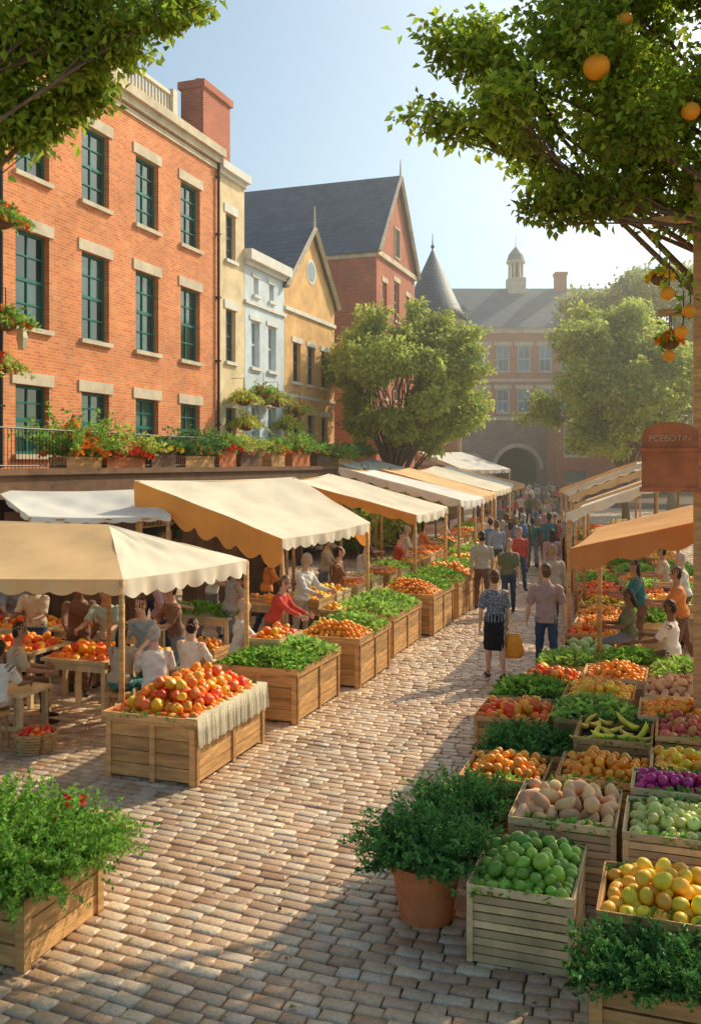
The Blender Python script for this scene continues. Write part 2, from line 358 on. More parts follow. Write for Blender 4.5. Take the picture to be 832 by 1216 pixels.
def counter(o,w,d,h,kinds,hi=False,cloth=False,name='market_stall',mh=.18):
    e=EMP(name,(*FR(o,w/2,d/2),0)); mb=MB()
    np_=4 if h>.5 else 3
    for i in range(np_):
        za=.03+i*(h-.06)/np_; zb=.03+(i+1)*(h-.06)/np_-.008
        mb.fbox(o,0,w,0,.022,za,zb,0,.003); mb.fbox(o,w-.022,w,.023,d-.023,za,zb,0,.003); mb.fbox(o,0,.022,.023,d-.023,za,zb,0,.003); mb.fbox(o,0,w,d-.022,d,za,zb)
    for b in(0,d/2,d-.06): mb.fbox(o,w,w+.02,b+.002,b+.06,0,h-.03)
    for a in(.0,w/2,w-.06): mb.fbox(o,a+.002,a+.06,-.02,-.001,0,h-.03)
    mb.fbox(o,-.03,w+.03,-.03,d+.03,h-.028,h)
    for (a0,a1,b0,b1) in((-.03,w+.03,-.03,-.008),(-.03,w+.03,d+.008,d+.03),(-.03,-.008,-.007,d+.007),(w+.008,w+.03,-.007,d+.007)): mb.fbox(o,a0,a1,b0,b1,h+.002,h+.07)
    mb.build('timber_counter',[wood],e)
    n=len(kinds)
    for i,k in enumerate(kinds):
        fill(k,o,.02,w-.02,.02+i*(d-.04)/n,(i+1)*(d-.04)/n-.01,h+.04,mh,e,hi)
    if cloth:
        cb=MB(); nn=90
        V=[];F=[]
        for i in range(nn+1):
            b=-.03+(d+.06)*i/nn; wv=.014*math.sin(i*1.9)+.012*math.sin(i*.7)
            for (a,z) in((w-.1,h+.078),(w+.038,h+.078),(w+.045+wv*.6,h-.06),(w+.05+wv,h-.2-.03*abs(math.sin(i*1.3)))):
                p=FR(o,a,b); V.append((p[0],p[1],z))
        for i in range(nn):
            for j in range(3): F.append((i*4+j,(i+1)*4+j,(i+1)*4+j+1,i*4+j+1))
        cb.add(V,F); cb.build('fringed_cloth',[M('linen',(.74,.62,.42),.9,.15,8,.5,80,transl=.15)],e,smooth=True)
    return e
# ---------------------------------------------------------------- canopies
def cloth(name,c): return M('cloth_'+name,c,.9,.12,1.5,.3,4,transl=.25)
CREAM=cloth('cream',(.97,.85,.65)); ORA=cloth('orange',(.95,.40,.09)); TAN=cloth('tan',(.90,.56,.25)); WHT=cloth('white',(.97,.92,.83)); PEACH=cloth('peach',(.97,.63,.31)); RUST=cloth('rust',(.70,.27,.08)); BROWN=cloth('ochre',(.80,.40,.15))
def sheet(mb,A,B,C,D,mi=0,sag=.07,n=20,m=16):
    A,B,C,D=map(Vector,(A,B,C,D)); V=[];F=[]; ph=random.random()*6
    for i in range(n+1):
        for j in range(m+1):
            u=i/n;v=j/m; p=A.lerp(B,u).lerp(D.lerp(C,u),v)
            p.z-=sag*math.sin(math.pi*u)*(.35+.65*math.sin(math.pi*v))-.014*math.sin(u*17+v*5+ph)*math.sin(v*math.pi)-.008*math.sin(u*31-v*13+ph)*math.sin(v*math.pi); V.append(p)
    for i in range(n):
        for j in range(m): F.append((i*(m+1)+j,(i+1)*(m+1)+j,(i+1)*(m+1)+j+1,i*(m+1)+j+1))
    mb.add(V,F,mi)
def valance(mb,A,B,drop=.2,mi=0,sag=0,scal=.3):
    A=Vector(A);B=Vector(B); ln=(B-A).length; n=max(12,int(ln/.04)); t=(B-A).normalized(); nn=Vector((t.y,-t.x,0)); V=[];F=[]
    for i in range(n+1):
        u=i/n; p=A.lerp(B,u); p.z-=sag*math.sin(math.pi*u)*.35; s=abs(math.sin(u*ln/scal*math.pi))
        w=.03*math.sin(u*ln*9)+.012*math.sin(u*ln*23); V+= [p,p+nn*(w*.5)+Vector((0,0,-drop*.5)),p+nn*w+Vector((0,0,-drop*(.72+.28*s)))]
    for i in range(n):
        for j in(0,1): F.append((i*3+j,(i+1)*3+j,(i+1)*3+j+1,i*3+j+1))
    mb.add(V,F,mi)
def canopy(F1,F2,B2,B1,m1,m2,drop=.2,side=.0,name='market_awning',posts=(0,1,2,3),sag=.1):
    c=[(F1[i]+F2[i]+B1[i]+B2[i])/4 for i in range(2)]; e=EMP(name,(c[0],c[1],0)); mb=MB()
    sheet(mb,F1,F2,B2,B1,0,sag); valance(mb,F1,F2,drop,0,sag); 
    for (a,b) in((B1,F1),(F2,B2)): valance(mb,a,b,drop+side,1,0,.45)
    valance(mb,B2,B1,drop,0,sag)
    mb.build('canvas',[m1,m2],e,smooth=True)
    pb=MB()
    P=[F1,F2,B2,B1]
    for i in posts:
        x,y,z=P[i]; cx,cy=c; q=(x+(cx-x)*.03,y+(cy-y)*.03)
        pb.tube([(q[0],q[1],0),(q[0],q[1],z-.01)],.035,8)
    for i in range(4):
        a,b=P[i],P[(i+1)%4]; f=lambda p:(p[0]+(c[0]-p[0])*.03,p[1]+(c[1]-p[1])*.03,p[2]-.06)
        pb.tube([f(a),f(b)],.018,6)
    pb.build('poles',[wood],e,smooth=True); return e
# ---------------------------------------------------------------- buildings
def fmat(x,y,ang=None):
    return Matrix(((UX,-UY,0,x),(UY,UX,0,y),(0,0,1,0),(0,0,0,1)))
def wallh(mb,x0,x1,z0,z1,ops,y=0,dep=.28,mi=0):
    xs=sorted({x0,x1,*[o[0] for o in ops],*[o[1] for o in ops]}); zs=sorted({z0,z1,*[o[2] for o in ops],*[o[3] for o in ops]})
    for i in range(len(xs)-1):
        for j in range(len(zs)-1):
            cx=(xs[i]+xs[i+1])/2; cz=(zs[j]+zs[j+1])/2
            if any(o[0]<cx<o[1] and o[2]<cz<o[3] for o in ops): continue
            mb.quad((xs[i],y,zs[j]),(xs[i+1],y,zs[j]),(xs[i+1],y,zs[j+1]),(xs[i],y,zs[j+1]),mi)
    for (a,b,c,d) in [o[:4] for o in ops]:
        mb.quad((a,y,c),(a,y+dep,c),(a,y+dep,d),(a,y,d),mi); mb.quad((b,y,d),(b,y+dep,d),(b,y+dep,c),(b,y,c),mi)
        mb.quad((a,y,d),(a,y+dep,d),(b,y+dep,d),(b,y,d),mi); mb.quad((a,y,c),(b,y,c),(b,y+dep,c),(a,y+dep,c),mi)
def win(mf,mg,o,y=0,nx=2,nz=4,f=.07,inset=.14,sash=True):
    a,b,c,d=o[:4]; y0=y+inset
    mf.box(a,a+f,y0,y0+.06,c,d); mf.box(b-f,b,y0,y0+.06,c,d); mf.box(a+f,b-f,y0,y0+.06,c,c+f); mf.box(a+f,b-f,y0,y0+.06,d-f,d)
    for i in range(1,nx):
        x=a+(b-a)*i/nx; mf.box(x-.02,x+.02,y0+.012,y0+.05,c+f,d-f)
    for j in range(1,nz):
        z=c+(d-c)*j/nz; t=.04 if (j*2==nz and sash) else .018; mf.box(a+f,b-f,y0+.008,y0+.054,z-t,z+t)
    h=(c+d)/2
    mg.quad((a,y0+.045,c),(b,y0+.045,c),(b,y0+.046,h),(a,y0+.046,h)); mg.quad((a,y0+.042,h),(b,y0+.046,h),(b,y0+.045,d),(a,y0+.04,d))
def trim(mt,o,y=0,lint=.28,ov=.14):
    a,b,c,d=o[:4]
    mt.box(a-ov,b+ov,y-.035,y+.1,d+.003,d+lint); mt.box(a-.08,b+.08,y-.09,y+.12,c-.11,c-.003)
def bldg(name,X,Y,Lx,D,H,wallm,ops,frame,gl,trimm,nx=2,nz=4,cornice=None,base=0,extra=None,lint=.28,flat=True):
    e=EMP(name,None,fmat(X,Y)); w=MB(); wallh(w,0,Lx,base,H,ops)
    w.quad((0,D,base),(0,0,base),(0,0,H),(0,D,H)); w.quad((Lx,0,base),(Lx,D,base),(Lx,D,H),(Lx,0,H)); w.quad((Lx,D,base),(0,D,base),(0,D,H),(Lx,D,H))
    w.build('walls',[wallm],e)
    f=MB();g=MB();t=MB()
    for o in ops:
        win(f,g,o,0,nx,nz); trim(t,o,0,lint)
    if cornice:
        for (z0,z1,p) in cornice: t.box(-.02-p*.2,Lx+.02+p*.2,-p,-.003 if p<.05 else .3,z0,z1)
    if ops: f.build('window_frames',[frame],e); g.build('window_panes',[gl],e)
    t.build('stone_trim',[trimm],e)
    if flat:
        r=MB(); r.box(.05,Lx-.05,.3,D-.05,H-.3,H-.05); r.build('flat_roof',[M('roof_felt',(.12,.11,.10),.9)],e)
    if extra: extra(e)
    return e
xf=lambda Y:-14.45+.35*Y
ops=[]
for cx in(1.7,4.1,6.5,8.9,11.3):
    ops+= [(cx-.58,cx+.58,9.75,11.62),(cx-.58,cx+.58,6.35,8.5),(cx-.58,cx+.58,3.5,5.05),(cx-.8,cx+.8,.3,2.7)]
def ex1(e):
    b=MB()
    x=5.0
    b.box(4.9,10.4,.10,.24,13.95,14.05); b.box(4.9,10.4,.08,.26,13.22,13.32)
    while x<10.35: b.tube([(x,.17,13.32),(x,.17,13.5),(x,.17,13.75),(x,.17,13.95)],[.03,.05,.035,.03],6); x+=.17
    for x in(4.8,7.6,10.5): b.box(x-.12,x+.12,.05,.29,13.2,14.15)
    b.build('roof_balustrade',[creamp],e)
    c=MB(); c.box(12.75,14.6,.35,1.15,12.8,15.15); c.box(12.67,14.68,.27,1.23,15.15,15.38)
    for x in(13.2,14.1): c.tube([(x,.75,15.38),(x,.75,15.6)],.13,8,1)
    c.build('chimney',[brickB,terra],e)
    d=MB(); d.tube([(2.95,-.08,3.2),(2.95,-.08,12.9)],.05,8); d.tube([(12.95,-.08,3.2),(12.95,-.08,12.9)],.045,8)
    for z in(4.5,6.5,8.5,10.5,12.3): d.box(2.87,3.03,-.14,-.003,z,z+.05); d.box(12.88,13.02,-.14,-.003,z,z+.05)
    d.build('downpipes',[iron],e)
bldg('brick_townhouse',xf(17),17,13.03,9,13.2,brickA,ops,greenp,glass,stone,2,4,[(12.55,12.7,.06),(12.75,12.95,.16),(12.95,13.2,.28)],extra=ex1)
Yc=17+13.03*.944+.03
ops=[(.55,1.25,9.9,11.4),(.55,1.25,6.6,8.3),(.55,1.25,3.5,5.1)]
bldg('cream_townhouse',xf(17)+13.06*.33,Yc,1.9,8,12.9,M('cream_stucco',(.84,.64,.38),.9,.22,1.5,.2,20),ops,M('grey_paint',(.10,.13,.13),.5),glass,stone_w,2,4,[(12.5,12.65,.1),(12.65,12.9,.24)])
Yb=Yc+1.93*.944; Xb=xf(17)+(13.06+1.93)*.33
ops=[(.5,1.2,6.6,8.2),(1.9,2.6,6.6,8.2),(.5,1.2,3.6,5.3),(1.9,2.6,3.6,5.3),(.7,1.1,9.1,9.7),(2.0,2.4,9.1,9.7)]
bldg('pale_blue_townhouse',Xb,Yb,3.35,8,10.5,M('pale_blue_stucco',(.68,.74,.76),.9,.16,1.5,.2,20),ops,whitep,glass_b,stone_w,2,2,[(8.7,8.82,.08),(10.0,10.15,.12),(10.15,10.5,.3)],lint=.15)
def gable(e,Lx,D,He,Hp,wm,ov=.25,roofm=slate,trimm=None,win3=True):
    g=MB(); g.add([(0,0,He),(Lx,0,He),(Lx/2,0,Hp)],[(0,1,2)]); g.add([(0,D,He),(Lx,D,He),(Lx/2,D,Hp)],[(0,2,1)]); g.build('gable_walls',[wm],e)
    r=MB(); k=(Hp-He)/(Lx/2); th=.16
    for sgn in(0,1):
        xe=-ov if sgn==0 else Lx+ov; ze=He-ov*k; xm=Lx/2
        P=[(xe,-ov,ze+.02),(xm,-ov,Hp+.02),(xm,D+ov,Hp+.02),(xe,D+ov,ze+.02)]
        Q=[(p[0],p[1],p[2]+th) for p in P]; V=P+Q
        r.add(V,[(0,1,2,3),(4,7,6,5),(0,4,5,1),(1,5,6,2),(2,6,7,3),(3,7,4,0)])
    r.build('pitched_roof',[roofm],e)
    t=MB()
    for sgn in(0,1):
        xe=-ov if sgn==0 else Lx+ov
        t.tube([(xe,-ov-.03,He-ov*k+.08),(Lx/2,-ov-.03,Hp+.1)],.11,4)
    t.tube([(Lx/2,-ov,Hp),(Lx/2,-ov,Hp+1.0)],[.06,.02],6)
    t.build('verge_boards',[trimm or stone],e)
Yt=Yb+3.38*.944; Xt=Xb+3.38*.33
ops=[(.8,1.55,6.4,7.9),(2.3,3.05,6.4,7.9),(3.8,4.55,6.4,7.9),(.8,1.55,3.5,5.2),(2.3,3.05,3.5,5.2),(3.8,4.55,3.5,5.2)]
tanst=M('tan_stucco',(.84,.48,.20),.9,.25,1.5,.2,20)
def ex2(e):
    gable(e,5.3,9,9.9,12.5,tanst,.15)
    c=MB(); c.tube([(2.65,-.03,10.9),(2.65,.02,10.9)],.38,20); c.build('round_window',[glass],e)
    c=MB(); c.tube([(2.65,-.02,10.9),(2.65,.015,10.9)],.5,20); c.build('round_window_ring',[stone_w],e)
bldg('tan_gabled_house',Xt,Yt,5.3,9,9.9,tanst,ops,M('grey_paint'),glass,stone_w,2,4,[(9.0,9.15,.08),(5.8,5.92,.05)],extra=ex2,lint=.2,flat=False)
Yr=44.4; Xr=xf(44.4)+.15
ops=[(1.0,1.7,10.6,12.2),(3.0,3.9,10.6,12.6),(5.2,5.9,10.6,12.2),(1.0,1.7,6.5,8.6),(3.0,3.9,6.5,8.6),(5.2,5.9,6.5,8.6),(3.1,3.8,13.9,15.3)]
def hall():
    e=EMP('red_brick_hall',None,fmat(Xr,Yr)); Lx=6.9;D=16;He=13.6;Hp=17.9
    w=MB(); o1=[o for o in ops if o[3]<13.6]; wallh(w,0,Lx,0,He,o1)
    w.quad((0,D,0),(0,0,0),(0,0,He),(0,D,He)); w.quad((Lx,0,0),(Lx,D,0),(Lx,D,He),(Lx,0,He)); w.quad((Lx,D,0),(0,D,0),(0,D,He),(Lx,D,He)); w.build('walls',[brickB],e)
    f=MB();g=MB();t=MB()
    for o in o1: win(f,g,o,0,2,4); trim(t,o,0,.25)
    o=ops[-1]; f.box(o[0]-.1,o[1]+.1,-.05,-.003,o[2]-.1,o[3]+.1); g.box(o[0],o[1],-.07,-.052,o[2],o[3])
    t.box(-.05,Lx+.05,-.1,-.003,9.4,9.65); t.box(-.06,Lx+.06,-.14,-.003,13.3,13.55); t.box(-.12,-.003,0,D,13.2,13.5)
    f.build('window_frames',[stone],e); g.build('window_panes',[dark],e); t.build('stone_bands',[stone],e)
    gable(e,Lx,D,He,Hp,brickB,.2)
hall()
def tower():
    X,Y=5.0,56.5; e=EMP('round_tower',(X,Y,0)); m=MB()
    m.tube([(X,Y,0),(X,Y,11.9)],1.75,28); m.build('drum',[brickC],e,smooth=True)
    m=MB()
    for z,h,r in((3.2,.25,1.83),(8.6,.2,1.81),(11.6,.35,1.95)): m.tube([(X,Y,z),(X,Y,z+h)],r,28)
    m.build('string_courses',[stone],e)
    m=MB(); m.tube([(X,Y,11.95),(X,Y,12.6),(X,Y,16.3)],[2.15,1.75,.06],28); m.build('conical_roof',[slate],e,smooth=True)
    m=MB(); m.tube([(X,Y,16.2),(X,Y,17.3)],[.05,.015],6); m.sphere((X,Y,16.5),.12); m.build('finial',[iron],e)
    m=MB();f=MB()
    for a in(-100,-60,-20,-140):
        for z in(5,9.4):
            ca,sa=math.cos(math.radians(a)),math.sin(math.radians(a)); 
            for (mm,w,h,o) in((f,.36,1.5,1.74),(m,.26,1.3,1.76)):
                cx,cy=X+ca*o,Y+sa*o; tx,ty=-sa,ca
                V=[(cx+tx*sx*w+ca*dd,cy+ty*sx*w+sa*dd,z+zz) for dd in(-.1,.03) for (sx,zz) in((-1,(1.5-h)/2),(1,(1.5-h)/2),(1,(1.5-h)/2+h),(-1,(1.5-h)/2+h))]
                mm.add(V,[(0,1,2,3),(4,5,6,7),(0,1,5,4),(1,2,6,5),(2,3,7,6),(3,0,4,7)])
    m.build('slit_windows',[glass],e); f.build('window_surrounds',[stone],e)
tower()
def townhall():
    e=EMP('town_hall',None,Matrix.Translation((7.5,90,0))); Lx=21;H=16.4;D=12
    arches=[(8.5,4.2,2.7),(13.4,2.9,1.9),(4.0,2.6,2.6),(18.2,2.8,1.9)]
    ao=[]
    for c,w_,sp in arches: ao.append((c-w_/2,c+w_/2,.0,sp+w_/2))
    up=[]
    for i in range(9):
        c=3.2+i*2.05; up.append((c-.62,c+.62,12.2,14.7)); up.append((c-.62,c+.62,8.2,10.5))
    w=MB(); wallh(w,0,Lx,7.6,H,up); w.quad((0,D,0),(0,0,0),(0,0,H),(0,D,H)); w.quad((Lx,0,0),(Lx,D,0),(Lx,D,H),(Lx,0,H)); w.quad((Lx,D,0),(0,D,0),(0,D,H),(Lx,D,H)); w.build('upper_walls',[BR('hall_brick',(.62,.22,.13),(.50,.165,.095),(.54,.33,.22),.4,.13,.012,patch=.3)],e)
    f=MB();g=MB();t=MB()
    for i,o in enumerate(up): win(f,g,o,0,2,2,.1); trim(t,o,0,.4,.25)
    t.box(-.1,Lx+.1,-.25,-.003,15.9,16.4); t.box(-.1,Lx+.1,-.12,-.003,11.2,11.5)
    f.build('window_frames',[whitep],e); g.build('window_panes',[glass_b],e); t.build('stone_bands',[stone],e)
    a=MB(); y=-1.2; wallh(a,-.5,Lx+.5,0,7.4,ao,y,1.6); a.box(-.6,Lx+.6,y-.15,0-.01,7.4,7.75,1)
    ring=MB()
    for c,w_,sp in arches:
        r=w_/2; n=14
        for i in range(n):
            t0=math.pi-math.pi*i/n; t1=math.pi-math.pi*(i+1)/n
            p0=(c+r*math.cos(t0),sp+r*math.sin(t0)); p1=(c+r*math.cos(t1),sp+r*math.sin(t1)); tz=sp+r-.002
            a.quad((p0[0],y+.01,p0[1]),(p1[0],y+.01,p1[1]),(p1[0],y+.01,tz),(p0[0],y+.01,tz)); a.quad((p0[0],y,p0[1]),(p0[0],y+1.6,p0[1]),(p1[0],y+1.6,p1[1]),(p1[0],y,p1[1]))
            q0=(c+(r+.4)*math.cos(t0),sp+(r+.4)*math.sin(t0)); q1=(c+(r+.4)*math.cos(t1),sp+(r+.4)*math.sin(t1))
            ring.quad((p0[0],y-.05,p0[1]),(p1[0],y-.05,p1[1]),(q1[0],y-.05,q1[1]),(q0[0],y-.05,q0[1])); ring.quad((q0[0],y-.05,q0[1]),(q1[0],y-.05,q1[1]),(q1[0],y+.0,q1[1]),(q0[0],y,q0[1]))
    a.build('stone_arcade',[stoneB,stone],e); ring.build('arch_rings',[stone],e)
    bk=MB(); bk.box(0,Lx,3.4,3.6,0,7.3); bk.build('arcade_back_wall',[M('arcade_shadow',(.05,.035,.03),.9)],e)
    r=MB(); r.add([(-.4,-.4,H),(Lx+.4,-.4,H),(Lx+.4,D/2,H+5),(-.4,D/2,H+5),(-.4,D+.4,H),(Lx+.4,D+.4,H)],[(0,1,2,3),(3,2,5,4),(0,3,4),(1,5,2)]); r.build('slate_roof',[slate],e)
    d=MB();dg=MB()
    for x in(3.5,13.5,17.3):
        d.box(x-.45,x+.45,.6,2.5,H+.6,H+1.7); d.add([(x-.6,.5,H+1.7),(x+.6,.5,H+1.7),(x,.5,H+2.4),(x-.6,3.2,H+1.7),(x+.6,3.2,H+1.7),(x,3.2,H+2.4)],[(0,1,2),(0,2,5,3),(1,4,5,2)],1); dg.box(x-.3,x+.3,.55,.597,H+.75,H+1.55)
    d.build('dormers',[stone,slate],e); dg.build('dormer_panes',[glass],e)
    c=MB(); x=9.6; yy=D/2; c.box(x-.9,x+.9,yy-.9,yy+.9,H+4.2,H+6.0)
    for i in range(8):
        an=i*math.pi/4+.39; c.tube([(x+.7*math.cos(an),yy+.7*math.sin(an),H+6),(x+.7*math.cos(an),yy+.7*math.sin(an),H+7.6)],.1,6)
    c.tube([(x,yy,H+6),(x,yy,H+7.6)],.4,8,2); c.tube([(x,yy,H+7.6),(x,yy,H+7.8)],1.0,12)
    c.tube([(x,yy,H+7.8),(x,yy,H+8.5),(x,yy,H+9.0),(x,yy,H+9.3)],[.95,.75,.35,.08],12,1); c.tube([(x,yy,H+9.2),(x,yy,H+10.6)],[.05,.02],5,1)
    c.build('cupola',[stone,slate,dark],e)
    ch=MB()
    for x in(1.5,14.2): ch.box(x-.55,x+.55,D/2-.6,D/2+.6,H+3.5,H+6.3); ch.box(x-.65,x+.65,D/2-.7,D/2+.7,H+6.3,H+6.6)
    ch.build('chimneys',[brickB],e)
townhall()
def lodge():
    e=EMP('gate_lodge',None,Matrix.Translation((18.6,84,0))); Lx=7.2;H=7.6
    ops=[(.7,2.9,3.9,7.0),(4.2,5.2,4.2,6.4)]
    w=MB(); wallh(w,0,Lx,0,H,ops+[(.9,2.7,.0,2.6)]); w.quad((0,4,0),(0,0,0),(0,0,H),(0,4,H)); w.quad((Lx,0,0),(Lx,4,0),(Lx,4,H),(Lx,0,H)); w.build('walls',[brickB],e)
    f=MB();g=MB();t=MB(); win(f,g,ops[0],0,3,3,.15); win(f,g,ops[1],0,2,2,.1); trim(t,ops[0]); trim(t,ops[1]); t.box(-.1,Lx+.1,-.15,4,H,H+.3); g.quad((.9,.27,0),(2.7,.27,0),(2.7,.27,2.6),(.9,.27,2.6))
    f.build('window_frames',[creamp],e); g.build('window_panes',[glass],e); t.build('stone_trim',[stone],e)
lodge()
# ---------------------------------------------------------------- shop arcade with terrace in front of left row
def arcade():
    e=EMP('timber_shop_arcade',None,fmat(xf(17),17)); Lx=24.0; t=MB()
    t.box(0,Lx,-2.2,-.01,3.0,3.14); t.box(0,Lx,-2.32,-2.203,2.72,3.2); t.box(0,Lx,-2.4,-2.323,3.08,3.2)
    x=.1
    while x<Lx: t.box(x-.08,x+.08,-2.3,-2.14,0,2.72,0); x+=2.39
    t.build('timber_frame',[wood_d],e)
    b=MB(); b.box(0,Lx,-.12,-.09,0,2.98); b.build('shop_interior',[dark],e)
    sh=MB()
    for i in range(10):
        x=.4+i*2.39
        for z in(.6,1.1,1.6): sh.box(x,x+1.8,-.55,-.13,z,z+.04)
        for z in(.64,1.14,1.64):
            for k in range(9): sh.box(x+.05+k*.2,x+.05+k*.2+.13,-.5,-.25,z,z+random.uniform(.12,.3),1+random.randrange(3))
    sh.build('shelves_with_goods',[wood,M('goods_a',(.5,.2,.08)),M('goods_b',(.5,.4,.2)),M('goods_c',(.15,.2,.08))],e)
    r=MB()
    for z in(3.25,3.95): r.tube([(0,-2.12,z),(9.5,-2.12,z)],.018,6)
    for i in range(95): r.tube([(i*.1,-2.12,3.14),(i*.1,-2.12,3.95)],.008,4)
    r.build('iron_railing',[iron],e)
arcade()
FLR=M('flower_red',(.8,.05,.02),.6,.2,5,0,island=.3,transl=.2); FLO=M('flower_orange',(.92,.3,.02),.6,.2,5,0,island=.3,transl=.2); FLY=M('flower_yellow',(.92,.65,.03),.6,.2,5,0,island=.3,transl=.2)
FLP=M('flower_pink',(.75,.16,.25),.6,.2,5,0,island=.3,transl=.2)
def flowers(o,a0,a1,b0,b1,z,h,n,mat,e,ls=.06):
    P,ov=mound(o,a0,a1,b0,b1,z,h,n); 
    P=np.repeat(P,5,0); m=len(P); 
    V,F=leaves(P,rng.normal(size=(m,3))+np.array([0,0,.3]),rng.normal(size=(m,3)),ls,ls*.9); npmesh('blossoms',V,F,[mat],e)
def loc2w(lx,ly): 
    return (xf(17)+lx*UX-ly*UY,17+lx*UY+ly*UX)
for k,(lx,ln,hh,mt,nf) in enumerate(((2.4,1.2,1.25,HERB,200),(3.8,1.5,.85,LEAF2,260),(5.6,1.1,.5,HERBD,60),(7.2,1.5,.95,HERBD,50),(9.0,1.0,.6,HERB,160),(10.3,1.4,.75,LEAF2,60),(12.4,1.0,.55,HERB,90),(14.0,1.5,.9,HERB,60),(16.2,1.3,.6,HERBD,130),(18.3,1.4,.8,HERB,80),(20.5,1.4,.7,HERBD,60))):
    w_=loc2w(lx,-1.75); e=EMP('flower_planter',(w_[0],w_[1],3.14)); mb=MB(); ph_=random.uniform(.25,.5); mb.fbox(w_,0,.4,0,ln,3.145,3.14+ph_); mb.fbox(w_,-.02,.42,-.02,ln+.02,3.11+ph_,3.17+ph_); mb.build('box',[[wood,terra,wood_d][k%3]],e)
    V,F=herbs(w_,0,.4,.03,ln-.03,3.1+ph_,int(110*ln),hh,.10,.55,11); npmesh('leaves',V,F,[mt],e)
    flowers(w_,-.3,.65,.0,ln,3.15+ph_,hh*.6,nf,[FLO,FLR,FLY,FLO,FLR,FLP][k%6],e,.085)
for (lx,z,r,mt) in((2.5,8.3,.55,FLO),(2.6,6.2,.6,FLO),(2.3,5.2,.6,FLR),(13.9,5.3,.6,FLY),(14.1,4.5,.7,FLY),(15.4,5.6,.65,FLR),(16.6,5.4,.7,FLP),(17.6,4.6,.7,FLY),(18.6,5.2,.7,FLO)):
    w_=loc2w(lx,-.5); e=EMP('hanging_flower_basket',(w_[0],w_[1],z)); m=MB(); m.sphere((w_[0],w_[1],z),.22,0,12,8,(1,1,.7)); q=loc2w(lx,-.05); m.tube([(q[0],q[1],z+.75),(w_[0],w_[1],z+.75),(w_[0],w_[1],z)],.012,5,1); m.build('basket',[wood_d,iron],e)
    V,F=herbs(w_,-.2,.2,-.2,.2,z,110,r*.9,.09,.9,10,1.1); npmesh('leaves',V,F,[LEAF2 if z<5.5 else HERB],e); flowers(w_,-.4,.4,-.4,.4,z-.1,.5,90,mt,e,.075)
w_=loc2w(3.3,-.0); q=loc2w(3.3,-.35); m=MB(); m.tube([(w_[0],w_[1],6.3),(q[0],q[1],6.35)],.02,6); m.tube([(q[0],q[1],6.3),(q[0],q[1],6.0),(q[0],q[1],5.75)],[.05,.13,.08],6,1); m.tube([(q[0],q[1],6.42),(q[0],q[1],6.3)],[.01,.15],6); m.build('wall_lantern',[iron,creamp])
w_=loc2w(17,-3.2); e=EMP('hedge',(w_[0],w_[1],0)); V,F=herbs(w_,-.4,.4,0,5,.1,700,2.9,.2,.25,16,.2); npmesh('foliage',V,F,[LEAF2],e)
def dark_screen(p,q,h):  # dark plank screens added to stand in for deep shade under the awnings
    m=MB(); p=Vector((*p,0));q=Vector((*q,0)); t=(q-p).normalized(); nn=Vector((-t.y,t.x,0))*.012; n=int((q-p).length/.16)
    for i in range(n):
        a=p.lerp(q,i/n)+t*.003; b=p.lerp(q,(i+1)/n)-t*.004; hh=h+random.uniform(-.02,.02)
        V=[a-nn,b-nn,b+nn,a+nn]; m.add([(v.x,v.y,.02) for v in V]+[(v.x,v.y,hh) for v in V],[(0,3,2,1),(4,5,6,7),(0,1,5,4),(1,2,6,5),(2,3,7,6),(3,0,4,7)])
    for z in(.3,h-.3): m.tube([tuple(p+nn*3+Vector((0,0,z))),tuple(q+nn*3+Vector((0,0,z)))],.03,4)
    m.build('added_dark_screen',[wood_d])
dark_screen((-7.6,15.35),(-3.55,14.95),2.15); dark_screen((-3.5,19.3),(-1.5,20.1),2.2); dark_screen((-6.5,17.4),(-4.2,18.2),2.4); dark_screen((-9.5,13.2),(-7.7,15.3),2.3)
